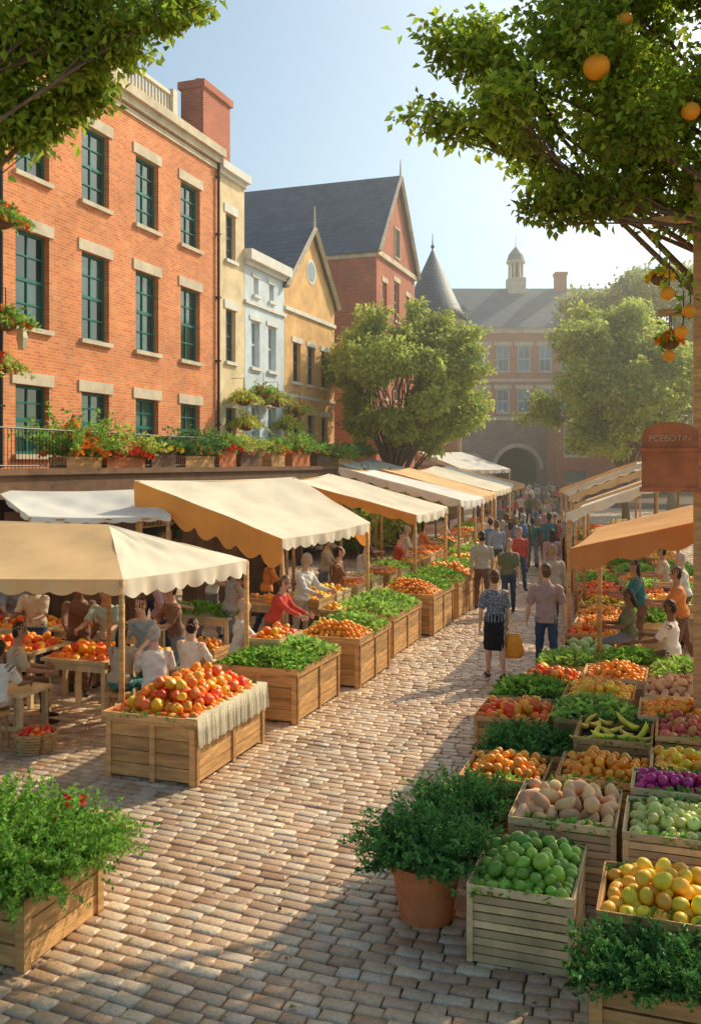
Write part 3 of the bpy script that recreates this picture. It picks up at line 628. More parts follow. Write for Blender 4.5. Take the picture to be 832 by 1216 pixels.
# ---------------------------------------------------------------- ground
g=MB(); g.quad((-400,-200,-.06),(400,-200,-.06),(400,600,-.06),(-400,600,-.06)); g.build('ground',[M('ground_paving',(.46,.34,.24),.95,.2,.6,.3,8)],origin=(0,0,-.06))
g=MB(); o=(0,0); P=[FR(o,a,b) for a,b in((-14,1),(6,1),(6,100),(-14,100))]; g.quad(*[(p[0],p[1],-.026) for p in P]); g.build('mortar_bed',[M('mortar',(.13,.085,.055),.95,.25,3,.4,30)],origin=(0,0,-.026))
def cobbles():
    A=[];B=[];WA=[];WB=[]; b=2.2
    while b<70:
        rd=.118 if b<34 else .2; a=-12.5+random.random()*.2
        while a<4.6:
            w=random.uniform(.15,.25)*(1 if b<34 else 1.6)
            X=a*UY+b*UX; Y=-a*UX+b*UY
            if Y>3.4 and X>-.46*Y-1 and X<.46*Y+1.5: A.append(a+w/2);B.append(b+rd/2);WA.append(w/2-.005);WB.append(rd/2-.005)
            a+=w
        b+=rd
    A=np.array(A);B=np.array(B);WA=np.array(WA);WB=np.array(WB); n=len(A)
    B=B+.10*np.sin(A*.8)+.03*np.sin(A*2.1+B*.5)
    th=rng.normal(size=n)*.025+np.arctan(.08*np.cos(A*.8)); top=rng.normal(size=n)*.0035; tilt=rng.normal(size=(n,2))*.018
    sx=np.array([-1,1,1,-1]);sy=np.array([-1,-1,1,1]); V=[]
    for (ins,z) in((0,-.03),(.0015,-.009),(.013,.0)):
        la=(WA[:,None]-ins)*sx*(1+rng.normal(size=(n,4))*.035); lb=(WB[:,None]-ins)*sy*(1+rng.normal(size=(n,4))*.035)
        aa=A[:,None]+la*np.cos(th)[:,None]-lb*np.sin(th)[:,None]; bb=B[:,None]+la*np.sin(th)[:,None]+lb*np.cos(th)[:,None]
        zz=z+(top[:,None]+tilt[:,:1]*la+tilt[:,1:]*lb if z>-.02 else 0*la)
        V.append(np.stack([aa*UY+bb*UX,-aa*UX+bb*UY,zz],-1))
    V=np.stack(V,1).reshape(-1,3); f=[]
    for l in(0,4):
        for i in range(4): j=(i+1)%4; f.append((l+i,l+j,l+4+j,l+4+i))
    f.append((8,9,10,11)); F=(np.array(f)[None]+(np.arange(n)*12)[:,None,None]).reshape(-1,4)
    m,nt,bs=newmat('cobble_stone')
    ge=N(nt,'ShaderNodeNewGeometry'); cr=N(nt,'ShaderNodeValToRGB'); el=cr.color_ramp.elements
    el[0].color=(.44,.24,.13,1); el[1].color=(.82,.60,.38,1); k=el.new(.25); k.color=(.62,.40,.235,1); k=el.new(.5); k.color=(.70,.49,.31,1); k=el.new(.7); k.color=(.56,.33,.19,1); k=el.new(.85); k.color=(.60,.45,.32,1)
    L(nt,ge.outputs['Random Per Island'],cr.inputs[0])
    tc=N(nt,'ShaderNodeTexCoord'); no=N(nt,'ShaderNodeTexNoise'); no.inputs['Scale'].default_value=.8; no.inputs['Detail'].default_value=9; no.inputs['Roughness'].default_value=.7; L(nt,tc.outputs['Object'],no.inputs['Vector'])
    mr=N(nt,'ShaderNodeMapRange'); mr.inputs['From Min'].default_value=.3; mr.inputs['From Max'].default_value=.7; mr.inputs['To Min'].default_value=.68; mr.inputs['To Max'].default_value=1.22; L(nt,no.outputs['Fac'],mr.inputs['Value'])
    n2=N(nt,'ShaderNodeTexNoise'); n2.inputs['Scale'].default_value=38; n2.inputs['Detail'].default_value=6; L(nt,tc.outputs['Object'],n2.inputs['Vector'])
    m4=N(nt,'ShaderNodeMapRange'); m4.inputs['From Min'].default_value=.3; m4.inputs['From Max'].default_value=.7; m4.inputs['To Min'].default_value=.80; m4.inputs['To Max'].default_value=1.13; L(nt,n2.outputs['Fac'],m4.inputs['Value'])
    mm=N(nt,'ShaderNodeMath',operation='MULTIPLY'); L(nt,mr.outputs['Result'],mm.inputs[0]); L(nt,m4.outputs['Result'],mm.inputs[1])
    hs=N(nt,'ShaderNodeHueSaturation'); L(nt,cr.outputs[0],hs.inputs['Color']); L(nt,mm.outputs[0],hs.inputs['Value']); L(nt,hs.outputs[0],bs.inputs['Base Color'])
    bp=N(nt,'ShaderNodeBump'); bp.inputs['Strength'].default_value=.5; bp.inputs['Distance'].default_value=.012; L(nt,n2.outputs['Fac'],bp.inputs['Height']); L(nt,bp.outputs[0],bs.inputs['Normal'])
    bs.inputs['Roughness'].default_value=.43; bs.inputs['Specular IOR Level'].default_value=.6
    npmesh('cobblestone_pavement',V,F,[m],smooth=True,org=(0,0,0))
cobbles()
n=420; yy=rng.uniform(4.5,24,n); xx=rng.uniform(-.35,.32,n)*yy+rng.normal(size=n)*.2+.05*yy; P=np.stack([xx,yy,np.full(n,.012)],1)
ax=rng.normal(size=(n,3)); ax[:,2]=0.05; l=rng.uniform(.02,.06,n); V,F=leaves(P,ax,np.array([0,0,1.])+rng.normal(size=(n,3))*.2,l,l*.6); npmesh('fallen_leaves',V,F,[M('dry_leaf',(.35,.22,.06),.8,.3,5,0,island=.5,hue=.08)])
# ---------------------------------------------------------------- people
def cm(n,c,**k): return M('fabric_'+n,c,.85,.12,6,.5,k.get('bs',14))
SK1=M('skin_light',(.66,.38,.25),.55,.06,8,.05); SK2=M('skin_tan',(.45,.24,.14),.55,.06,8,.05); SK3=M('skin_brown',(.24,.12,.07),.55,.06,8,.05)
H_D=M('hair_dark',(.03,.018,.012),.5,.3,20,.6,60); H_B=M('hair_brown',(.13,.065,.03),.5,.3,20,.6,60); H_G=M('hair_grey',(.45,.42,.38),.6,.3,20,.6,60); H_L=M('hair_blond',(.42,.27,.12),.5,.3,20,.6,60)
EYEW=M('eye_white',(.8,.8,.78),.3,0,1,0); LIP=M('lip',(.4,.12,.1),.5,0,1,0)
class Body:
    def __init__(s): s.V=[];s.F=[];s.T=[]
    def tube(s,pts,rad,tag,n=12,seg=.025,ref=(1,0,0)):
        pts=[Vector(p) for p in pts]; rad=[r if hasattr(r,'__len__') else (r,r) for r in rad]
        P=[];R=[];D=[0]; dist=0
        for i in range(len(pts)-1):
            ln=(pts[i+1]-pts[i]).length; m=max(1,int(ln/seg))
            for k in range(m):
                t=k/m; P.append(pts[i].lerp(pts[i+1],t))
                R.append((rad[i][0]+(rad[i+1][0]-rad[i][0])*t,rad[i][1]+(rad[i+1][1]-rad[i][1])*t)); D.append(dist+ln*(k+1)/m)
            dist+=ln
        P.append(pts[-1]);R.append(rad[-1])
        k0=len(s.V); rf=Vector(ref)
        for i,p in enumerate(P):
            t=(P[min(i+2,len(P)-1)]-P[max(i-2,0)]).normalized(); r=rf if abs(t.dot(rf))<.85 else Vector((0,1,0))
            a=(r-t*r.dot(t)).normalized(); b=t.cross(a); tg=tag(D[i]) if callable(tag) else tag
            for k in range(n):
                th=2*math.pi*k/n; s.V.append(p+a*(R[i][0]*math.cos(th))+b*(R[i][1]*math.sin(th))); s.T.append(tg)
        m=len(P)
        for i in range(m-1):
            for k in range(n):
                k2=(k+1)%n; s.F.append((k0+i*n+k,k0+i*n+k2,k0+(i+1)*n+k2,k0+(i+1)*n+k))
        s.F.append(tuple(k0+k for k in reversed(range(n)))); s.F.append(tuple(k0+(m-1)*n+k for k in range(n)))
    def ell(s,c,ax,tag,n=12,m=9):
        V,F=sph(n,m); k0=len(s.V); c=Vector(c)
        for v in V: s.V.append(c+ax[0]*v[0]+ax[1]*v[1]+ax[2]*v[2]); s.T.append(tag)
        s.F+=[tuple(i+k0 for i in f) for f in F]
def person(x,y,h=0,H=1.7,shirt=None,pants=None,skin=SK1,hair=H_D,shoe=None,fem=False,lean=3,legs=((12,5),(-12,10)),arms=((8,8,12),(-10,8,15)),
           seat=None,vox=.016,skirt=None,sleeve='short',hairlong=0,name=None,look=(0,0),hat=None,bare=False,pack=None,apron=None,nose=True,bald=False,collar=False):
    shirt=shirt or cm('white',(.7,.66,.6)); pants=pants or cm('navy',(.03,.035,.06)); shoe=shoe or cm('shoe_brown',(.06,.035,.02))
    mats=[skin,shirt,pants,hair,shoe,skirt or pants,EYEW,LIP,hat or hair,pack or pants,apron or shirt]
    SKN,SHI,PAN,HAI,SHO,SKI,EW,LI,HATT,PK,AP=range(11)
    B=Body(); rad=math.radians; S=H/1.78
    hz=0
    for (a,k) in legs: hz=max(hz,.44*math.cos(rad(a))+.44*math.cos(rad(a-k))+.08)
    if seat is not None: hz=(seat+.10)/S
    pel=Vector((0,0,hz)); l=rad(lean); u=Vector((0,math.sin(l),math.cos(l))); f=Vector((0,math.cos(l),-math.sin(l))); X=Vector((1,0,0))
    sw=.165 if fem else .19; hw=.165 if fem else .155
    rings=[(-.09,hw*.75,.09),(-.03,hw,.115),(.05,hw*.98,.118),(.16,.135 if fem else .155,.105),(.28,.145 if fem else .17,.115),(.38,sw*.95,.122),(.44,sw*.92,.105),(.485,sw*.6,.08),(.52,.062,.06),(.60,.052,.055)]
    pts=[pel+u*r[0]+f*(.012*math.sin(r[0]*6)) for r in rings]
    def tt(d):
        d-=.09
        return PAN if d<.03 else (SHI if d<.50 else SKN)
    B.tube(pts,[(r[1],r[2]) for r in rings],tt,18,.02)
    if collar: B.tube([pel+u*.495,pel+u*.535],[(.078,.074),(.066,.064)],SHI,16,.01)
    if fem:
        for sx in(-1,1): B.ell(pel+u*.33+f*.085+X*sx*.068,(X*.06,f*.05,u*.06),SHI)
    if apron: B.tube([pel+u*.3+f*.11,pel+u*.0+f*.135,pel-u*.3+f*.14],[(.1,.02),(.14,.02),(.15,.02)],AP,12,.02)
    B.tube([pel-u*(.09 if collar else 0),pel+u*.12],[(hw*1.14,.136),(hw*1.0,.122)],SHI,18,.02)
    yaw,pit=rad(look[0]),rad(look[1]); ht=u.copy(); ht=(Vector((0,0,1))*.6+u*.4).normalized()
    hf=Vector((math.sin(-yaw),math.cos(yaw),0)); hf=(hf-ht*hf.dot(ht)).normalized(); hf=(hf*math.cos(pit)-ht*math.sin(pit)).normalized(); hx=hf.cross(Vector((0,0,1))).normalized(); hu=hx.cross(hf)
    nk=pel+u*.585; hc=nk+ht*.118+hf*.015
    B.tube([pel+u*.5,nk,hc],[.056,.05,.05],SKN,12,.02)
    B.ell(hc+hu*.02-hf*.008,(hx*.075,hf*.094,hu*.098),SKN,16,12); B.ell(hc-hu*.05+hf*.022,(hx*.056,hf*.066,hu*.068),SKN,14,10)
    B.ell(hc+hf*.095-hu*.012,(hx*.013,hf*.02,hu*.026),SKN); 
    for sx in(-1,1): B.ell(hc+hx*sx*.076-hf*.005-hu*.005,(hx*.01,hf*.018,hu*.03),SKN)
    if bald: B.ell(hc-hu*.01-hf*.04,(hx*.081,hf*.07,hu*.06),HAI,16,12)
    else: B.ell(hc+hu*.035-hf*.024,(hx*.083,hf*.092,hu*.094),HAI,16,12); B.ell(hc-hu*.02-hf*.045,(hx*.078,hf*.06,hu*.085),HAI,16,12)
    if hairlong: 
        B.tube([hc+hu*.02-hf*.05,hc-hu*.1-hf*.062,hc-hu*(.12+hairlong)-hf*.07],[(.08,.05),(.088,.045),(.05,.025)],HAI,14,.02)
    if hat:
        B.tube([hc+hu*.055,hc+hu*.062],[(.15,.15),(.15,.15)],HATT,18,.02); B.ell(hc+hu*.07-hf*.01,(hx*.088,hf*.1,hu*.085),HATT,16,10)
    for i,(a,k) in enumerate(legs):
        sx=(-1,1)[i]; hp=pel+X*sx*.085; out=.02 if seat is None else .05
        kn=hp+Vector((sx*out*.5,math.sin(rad(a))*.44,-math.cos(rad(a))*.44)); an=kn+Vector((0,math.sin(rad(a-k))*.42,-math.cos(rad(a-k))*.42))
        cf=kn.lerp(an,.3)+Vector((0,-.012,0))
        if skirt or bare: B.tube([hp,hp.lerp(kn,.5),kn,cf,kn.lerp(an,.7),an],[.085,.072,.052,.056,.04,.034],SKN if not bare else (lambda d:PAN if d<.36 else SKN))
        else: B.tube([hp,hp.lerp(kn,.5),kn,cf,an],[.092,.08,.064,.062,.052],PAN)
        ta=rad(a-k) if seat is None else 0; pitch=max(0,-ta)*.5; fd=Vector((0,math.cos(pitch),-math.sin(pitch)))
        hl=an+Vector((0,-.035,-.035)); B.tube([hl,an+fd*.06+Vector((0,0,-.04)),an+fd*.14+Vector((0,0,-.052)),an+fd*.185+Vector((0,0,-.055))],[(.036,.04),(.042,.038),(.043,.026),(.028,.018)],SHO,12,.02)
    if skirt:
        B.tube([pel+u*.1,pel,pel-Vector((0,0,.2)),pel-Vector((0,-.01,.46))],[(hw*.9,.11),(hw*1.12,.135),(.185,.16),(.19,.175)],SKI,20,.02)
    fing=MB()
    for i,(a,o,eb) in enumerate(arms):
        sx=(-1,1)[i]; sh=pel+u*.435+X*sx*(sw+.002); a_=rad(a)-0; 
        d1=(X*sx*math.sin(rad(o))+Vector((0,math.sin(a_),-math.cos(a_)))*math.cos(rad(o))).normalized()
        d2=(X*sx*math.sin(rad(o))*.3+Vector((0,math.sin(a_+rad(eb)),-math.cos(a_+rad(eb))))).normalized()
        el=sh+d1*.28; wr=el+d2*.25; hd=wr+d2*.045
        B.tube([sh-X*sx*.05+u*.01,sh,sh.lerp(el,.5),el,el.lerp(wr,.35),wr,wr+d2*.02],[.05,.052,.045,.038,.038,.026,.025],SKN if sleeve=='short' else (lambda d:SHI if d<.53 else SKN))
        if sleeve=='short': B.tube([sh-X*sx*.05+u*.012,sh+u*.006,sh.lerp(el,.88)],[.062,.066,.062],SHI)
        else: B.tube([sh-X*sx*.05+u*.012,sh+u*.006,el,wr-d2*.02],[.06,.062,.05,.037],SHI)
        pn=X*sx; pa=pn.cross(d2).normalized()
        B.ell(wr+d2*.05,(pa*.04,pn*.016,d2*.052),SKN)
        for j in range(4):
            off=pa*(-.029+.0195*j); L0=(.062,.072,.068,.052)[j]; b0=wr+d2*.085+off; c1=(d2*.92-pn*.38).normalized(); c2=(d2*.6-pn*.8).normalized()
            fing.tube([b0-d2*.02,b0,b0+c1*L0*.5,b0+c1*L0*.5+c2*L0*.5],[.0095,.0095,.0085,.0065],6)
        tb=wr+d2*.03-pa*.034*1; c1=(d2*.7-pa*.7).normalized(); fing.tube([tb+pa*.01,tb+c1*.03,tb+c1*.03+(d2*.95-pn*.3).normalized()*.03],[.012,.011,.008],6)
    if pack: B.ell(pel+u*.3-f*.17,(X*.14,f*.09,u*.2),PK,14,10)
    me=bpy.data.meshes.new('tmp'); me.from_pydata([tuple(v*S) for v in B.V],[],B.F); ob=bpy.data.objects.new('tmp',me); SC.collection.objects.link(ob)
    md=ob.modifiers.new('r','REMESH'); md.mode='VOXEL'; md.voxel_size=vox; md.use_smooth_shade=True
    sm=ob.modifiers.new('s','SMOOTH'); sm.factor=.5; sm.iterations=2 if vox<.02 else 1
    dg=bpy.context.evaluated_depsgraph_get(); em=ob.evaluated_get(dg).to_mesh()
    nv=len(em.vertices); co=np.zeros(nv*3); em.vertices.foreach_get('co',co); co=co.reshape(-1,3); Fs=[tuple(p.vertices) for p in em.polygons]
    ob.evaluated_get(dg).to_mesh_clear(); bpy.data.objects.remove(ob); bpy.data.meshes.remove(me)
    kd=kdtree.KDTree(len(B.V))
    for i,v in enumerate(B.V): kd.insert(v*S,i)
    kd.balance(); T=[]
    for fc in Fs:
        c=co[list(fc)].mean(0); T.append(B.T[kd.find(c)[1]])
    ct=np.zeros(nv)
    for fc,t_ in zip(Fs,T):
        if t_ in(SHI,PAN,SKI):
            for v_ in fc: ct[v_]=1
    ph=random.random()*9
    fold=.006*np.sin(co[:,2]*34+np.sin(co[:,0]*22+ph)*1.6+co[:,1]*9+ph)+.004*np.sin(co[:,2]*61-co[:,0]*30+ph*2)
    co[:,1]+=fold*ct*np.sign(co[:,1]+1e-6); co[:,0]+=fold*ct*.5*np.sign(co[:,0]+1e-6)
    mb=MB(); mb.add(co.tolist(),Fs); mb.I=T
    if vox<.03:
        mb.add([tuple(Vector(v)*S) for v in fing.V],fing.F,SKN)
        for sx in(-1,1):
            ec=(hc+hx*sx*.031+hf*.082+hu*.012)*S; mb.sphere(ec,.0125*S,EW,8,6); mb.sphere(ec+hf*.007*S,.0075*S,HAI,8,6)
            bc=(hc+hx*sx*.032+hf*.088+hu*.036)*S; mb.sphere(bc,.016*S,HAI,8,4,(1,.3,.22))
        mc=(hc+hf*.086-hu*.056)*S; mb.sphere(mc,.02*S,LI,8,6,(1,.35,.28))
    zmin=min(v[2] for v in mb.V)
    if seat is None: mb.V=[(v[0],v[1],v[2]-zmin) for v in mb.V]
    ob=mb.build(name or ('woman' if fem else 'man'),mats,None,True,matrix=Matrix.Translation((x,y,0.002))@Matrix.Rotation(h,4,'Z'))
    return ob
def stool(x,y,h=.45):
    m=MB(); m.tube([(x,y,h-.04),(x,y,h)],.17,14)
    for a in range(4):
        c,s_=math.cos(a*1.571+.78),math.sin(a*1.571+.78); m.tube([(x+c*.16,y+s_*.16,0),(x+c*.11,y+s_*.11,h-.04)],.018,6)
    m.build('wooden_stool',[wood])
R=math.radians
W_=cm('white',(.76,.70,.60)); RED=cm('red',(.66,.08,.05)); PINK=cm('dusty_pink',(.46,.25,.24)); BLK=cm('black',(.015,.015,.018)); JN=cm('denim',(.045,.07,.12)); BEI=cm('beige',(.56,.45,.32)); BLU=cm('blue',(.12,.22,.38)); OLV=cm('olive',(.17,.18,.08)); ORG=cm('orange',(.72,.26,.06)); GRY=cm('grey',(.22,.22,.24)); BRN=cm('brown',(.20,.10,.06)); TEA=cm('teal',(.05,.2,.2)); LIL=cm('stone_blue',(.30,.36,.42)); SAN=cm('sand',(.48,.38,.27)); TAUPE=cm('taupe_pink',(.40,.27,.25))
pt,nt_,bs_=newmat('fabric_grey_pattern'); tc=N(nt_,'ShaderNodeTexCoord'); vo=N(nt_,'ShaderNodeTexVoronoi'); vo.inputs['Scale'].default_value=34; L(nt_,tc.outputs['Object'],vo.inputs['Vector'])
cr=N(nt_,'ShaderNodeValToRGB'); cr.color_ramp.elements[0].color=(.40,.42,.44,1); cr.color_ramp.elements[1].color=(.12,.15,.19,1); cr.color_ramp.elements[0].position=.2; cr.color_ramp.elements[1].position=.5; L(nt_,vo.outputs['Distance'],cr.inputs[0]); L(nt_,cr.outputs[0],bs_.inputs['Base Color']); bs_.inputs['Roughness'].default_value=.85
person(2.22,14.25,R(4),1.68,shirt=pt,skirt=BLK,hair=H_B,fem=True,legs=((7,4),(-9,10)),arms=((-8,14,10),(5,10,8)),vox=.012,name='woman',look=(-15,0))
person(3.02,14.3,R(-3),1.78,shirt=TAUPE,pants=JN,hair=H_B,legs=((10,5),(-10,12)),arms=((6,14,16),(-10,14,14)),vox=.012,name='man',look=(10,0),collar=True)
m=MB()
bx,by=2.50,14.28
V=[];
for (w,dp,z) in((.13,.06,.30),(.17,.09,.36),(.15,.08,.55),(.10,.03,.66)):
    for k in range(12):
        th=k/12*2*math.pi; V.append((bx+w*math.cos(th)*(1+.06*math.sin(3*th+z*20)),by+dp*math.sin(th),z))
F=[(l*12+k,l*12+(k+1)%12,(l+1)*12+(k+1)%12,(l+1)*12+k) for l in range(3) for k in range(12)]+[tuple(reversed(range(12)))]
m.add(V,F); m.tube([(bx-.08,by,.64),(bx-.03,by,.8),(bx+.03,by,.8),(bx+.08,by,.64)],.006,5); m.build('shopping_bag',[cm('bag_orange',(.92,.38,.04))],smooth=True)
SIT=dict(seat=.45,legs=((85,85),(80,80)))
person(-1.62,13.3,R(-70),1.72,shirt=W_,pants=BEI,hair=H_G,seat=.47,legs=((85,85),(80,80)),arms=((30,8,45),(35,8,45)),lean=8,sleeve='long',bald=True); stool(-1.62,13.3,.46)
person(-1.22,14.4,R(-110),1.62,shirt=RED,pants=BRN,hair=H_B,fem=True,lean=22,arms=((40,5,30),(50,5,20)),legs=((6,6),(-4,4)),sleeve='long',look=(0,25))
person(-.86,16.2,R(-120),1.76,shirt=W_,pants=BEI,hair=H_G,lean=10,arms=((30,8,50),(35,8,40)),legs=((5,4),(-6,6)),look=(20,20),sleeve='long')
person(-2.65,12.1,R(160),1.6,shirt=LIL,pants=TEA,hair=H_D,fem=True,legs=((5,4),(-6,6)),arms=((40,5,30),(35,5,40)),lean=15,look=(0,20))
for (x,y,h,H,s_,p_,sk_,hr,lg) in((-2.4,11.35,10,1.62,W_,BRN,SK1,H_G,0),(-2.1,11.95,-30,1.6,W_,BLU,SK1,H_D,0),(-4.25,11.6,-70,1.66,BEI,BRN,SK2,H_D,0),(-2.9,11.6,-20,1.6,SAN,TEA,SK2,H_D,1),(-4.9,12.3,-60,1.66,RED,BRN,SK3,H_D,0),(-3.6,13.9,160,1.66,BRN,BRN,SK2,H_D,1),(-5.6,12.0,-40,1.66,OLV,GRY,SK1,H_B,0),(-4.1,10.7,-10,1.5,W_,BEI,SK3,H_D,0)):
    person(x,y,R(h),H,shirt=s_,pants=p_,hair=hr,skin=sk_,arms=((25,8,55),(32,8,50)),sleeve='long' if lg else 'short',fem=bool(lg),hairlong=.1*lg,lean=10,look=(0,12),**SIT); stool(x,y,.44)
person(-3.35,12.95,R(170),1.68,shirt=cm('pale_green',(.35,.42,.36)),pants=GRY,hair=H_D,lean=18,arms=((40,5,40),(50,5,30)),legs=((5,4),(-6,6)),skin=SK2)
person(-3.9,13.3,R(200),1.72,shirt=BRN,pants=BRN,hair=H_D,lean=20,arms=((40,5,40),(50,5,30)),sleeve='long',skin=SK3,look=(0,20))
for (x,y,h,s_,p_,sk_,hr,fm_) in((-4.7,13.9,170,BEI,JN,SK3,H_D,0),(-3.0,14.6,-120,PINK,JN,SK1,H_L,1),(-2.0,15.3,-60,SAN,GRY,SK2,H_D,0),(-5.3,14.6,-150,GRY,JN,SK2,H_D,0),(-3.6,16.6,-160,BRN,JN,SK2,H_D,1),(-2.6,17.4,-100,W_,GRY,SK1,H_B,0),(-1.6,17.6,-80,ORG,JN,SK3,H_D,1),(-2.45,13.1,120,BRN,GRY,SK2,H_D,0)):
    person(x,y,R(h),1.68,shirt=s_,pants=p_,hair=hr,skin=sk_,fem=bool(fm_),hairlong=.12*fm_,lean=9,arms=((28,5,60),(34,5,50)),look=(0,15),vox=.018)
for (x,y,h,s_,p_,hr,fm_) in((-.3,18.2,-90,BRN,JN,H_D,0),(.2,19.8,-80,W_,BRN,H_D,1),(1.1,22.3,-90,RED,JN,H_D,0),(-.6,20.8,-100,BEI,GRY,H_B,0),(1.4,24.4,-90,W_,JN,H_G,0),(2.0,26.2,-85,ORG,JN,H_D,1),(2.9,29.3,-90,W_,JN,H_D,0),(.3,23.3,-60,GRY,BRN,H_D,1)):
    person(x,y,R(h),1.7,shirt=s_,pants=p_,hair=hr,lean=8,arms=((30,5,60),(30,5,60)),vox=.022,fem=bool(fm_),hairlong=.1*fm_)
person(4.35,14.4,R(80),1.62,shirt=OLV,pants=GRY,hair=H_D,fem=True,seat=.5,legs=((80,80),(75,75)),arms=((30,8,60),(30,8,60)),skin=SK3,look=(0,20),hairlong=.1); stool(4.35,14.4,.49)
person(4.55,13.1,R(60),1.66,shirt=W_,pants=BRN,hair=H_D,seat=.5,legs=((80,80),(75,75)),arms=((40,8,40),(40,8,50)),skin=SK3,look=(0,25)); stool(4.55,13.1,.49)
person(5.25,14.7,R(75),1.7,shirt=ORG,pants=BRN,hair=H_D,lean=8,skin=SK2,arms=((30,5,60),(30,5,60)))
person(5.0,15.9,R(85),1.68,shirt=TEA,pants=BRN,hair=H_D,lean=12,skin=SK2,fem=True,hairlong=.1,arms=((30,5,60),(30,5,60)),vox=.02)
person(6.1,16.9,R(75),1.7,shirt=W_,pants=BRN,hair=H_G,lean=8,arms=((30,5,60),(30,5,60)),vox=.02)
person(6.3,18.5,R(75),1.7,shirt=BEI,pants=BRN,hair=H_D,lean=8,skin=SK2,arms=((30,5,60),(30,5,60)),vox=.022)
cols=[RED,PINK,W_,BLU,OLV,ORG,GRY,BEI,TEA,BRN,LIL,SAN]; skins=[SK1,SK1,SK2,SK3]; hairs=[H_D,H_B,H_L,H_G,H_D]
spec=[(2.95,20.8,0,1.82,BEI,BRN),(3.45,20.2,170,1.7,OLV,JN),(4.0,18.3,10,1.72,SAN,JN),(5.3,28.5,-5,1.78,OLV,JN),(4.75,27.6,10,1.66,PINK,GRY),(6.6,30,175,1.7,RED,JN),(4.9,33,-10,1.75,W_,GRY),(6.1,36,170,1.7,ORG,JN),(7.3,35,0,1.72,PINK,BLU),(7.6,32,5,1.75,W_,JN),(5.5,40,180,1.7,GRY,JN),(6.9,42,0,1.7,RED,BLK),(8.3,41,5,1.75,BEI,JN),(8.0,47,180,1.7,BLU,GRY),(9.2,50,0,1.72,W_,JN),(10.4,48,0,1.7,ORG,GRY),(9.6,57,170,1.75,OLV,JN),(11.5,60,0,1.7,PINK,BLK),(12.8,66,0,1.74,W_,JN),(11,70,180,1.7,RED,JN),(14.5,72,0,1.7,BEI,GRY),(13.3,56,0,1.72,TEA,JN),(9,38,0,1.7,W_,BRN),(15.5,78,0,1.7,BLU,JN),(4.4,24.2,-170,1.68,RED,JN),(5.0,23.0,0,1.7,PINK,GRY),(4.1,26.0,5,1.74,LIL,JN)]
for q in range(62):
    yy=random.uniform(26,84); xx=(.19+.01*(yy>40))*yy+random.uniform(-.05,.05)*yy; spec.append((xx,yy,random.choice([0,180,20,-20,90]),random.uniform(1.6,1.8),random.choice(cols),random.choice([JN,GRY,BRN,BLK])))
for i,(x,y,h,H,s1,s2) in enumerate(spec):
    ph=random.choice([14,10,-12,16]); fem=i%3==1
    person(x,y,R(h),H,shirt=s1,pants=s2,hair=hairs[i%5],skin=skins[i%4],fem=fem,legs=((ph,6+max(0,-ph)),(-ph,6+max(0,ph))),arms=((-ph,9,14),(ph,9,14)),vox=.022 if y<30 else .034,hairlong=.12 if fem else 0,bare=(i%5==3),pack=BLU if i in(3,7) else None,sleeve='short' if i%2 else 'long')
# ---------------------------------------------------------------- left stalls
counter((-2.57,9.78),1.05,1.65,.62,['pepper'],hi=True,cloth=True,mh=.28)
counter((-1.72,12.07),1.1,1.55,.62,['greens','lettuce'],hi=True,mh=.16)
counter((-.82,13.9),1.0,1.5,.66,['orange','greens'],hi=False)
crate('pepper',(-1.45,12.9),.5,.8,.2,.66,mh=.12)
ld=lambda Y:np.interp(Y,[9.4,13.2,16.6,21.1,29.8,40],[-1.58,-.07,1.07,2.67,4.98,7.3])
kl=[['greens','lettuce'],['orange','greens'],['greens','pepper'],['lettuce','mango'],['orange','banana'],['greens','cabbage'],['tomato','greens'],['banana','pepper'],['greens','orange'],['apple','mango'],['greens','pepper']]
Y=15.7;i=0
while Y<38:
    x=ld(Y)-1.15*UY; o=(x,Y+1.15*UX); jx=random.uniform(-.12,.12)
    counter((o[0]+jx,o[1]),1.15,random.uniform(1.55,1.85),random.uniform(.62,.76),kl[i%len(kl)],mh=random.uniform(.16,.26))
    for q in range(2):
        oo=FR(o,-1.0,q*.9); crate(random.choice(['pepper','mango','orange','apple','lettuce','mango']),oo,.75,.8,.28,.62+0,mh=.12)
        tb=MB(); tb.fbox(oo,0,.75,0,.8,.02,.60); tb.build('trestle',[wood_d])
    i+=1; Y+=1.98
def table(x,y,w,d,h,kind,rot=0):
    e=EMP('wooden_table',(x,y,0)); m=MB(); o=(x,y); m.fbox(o,0,w,0,d,h-.04,h); 
    for a in(.04,w-.1):
        for b in(.04,d-.1): m.fbox(o,a,a+.06,b,b+.06,0,h-.041)
    m.fbox(o,.05,w-.05,.05,.07,h-.15,h-.041); m.fbox(o,.05,w-.05,.06,.08,.15,.2); m.build('table_frame',[wood_l],e)
    if kind: fill(kind,o,.08,w-.08,.08,d-.08,h+.01,.10,e)
    return e
table(-4.05,12.1,1.0,.8,.76,'pepper'); table(-4.35,10.95,.55,.6,.6,None); table(-5.2,12.7,1.0,.9,.76,'pepper'); table(-4.6,14.2,1.6,.8,.76,'orange'); table(-3.3,15.5,1.4,.8,.78,'greens')
table(-2.2,16.6,1.2,.8,.8,'orange'); table(-6,14.3,1.4,.9,.78,'pepper')
for (x,y,k) in((-3.2,13.4,'mango'),(-2.6,14.0,'orange'),(-5.4,10.9,'apple'),(-6.2,13.9,'orange')): crate(k,(x,y),.6,.5,.5)
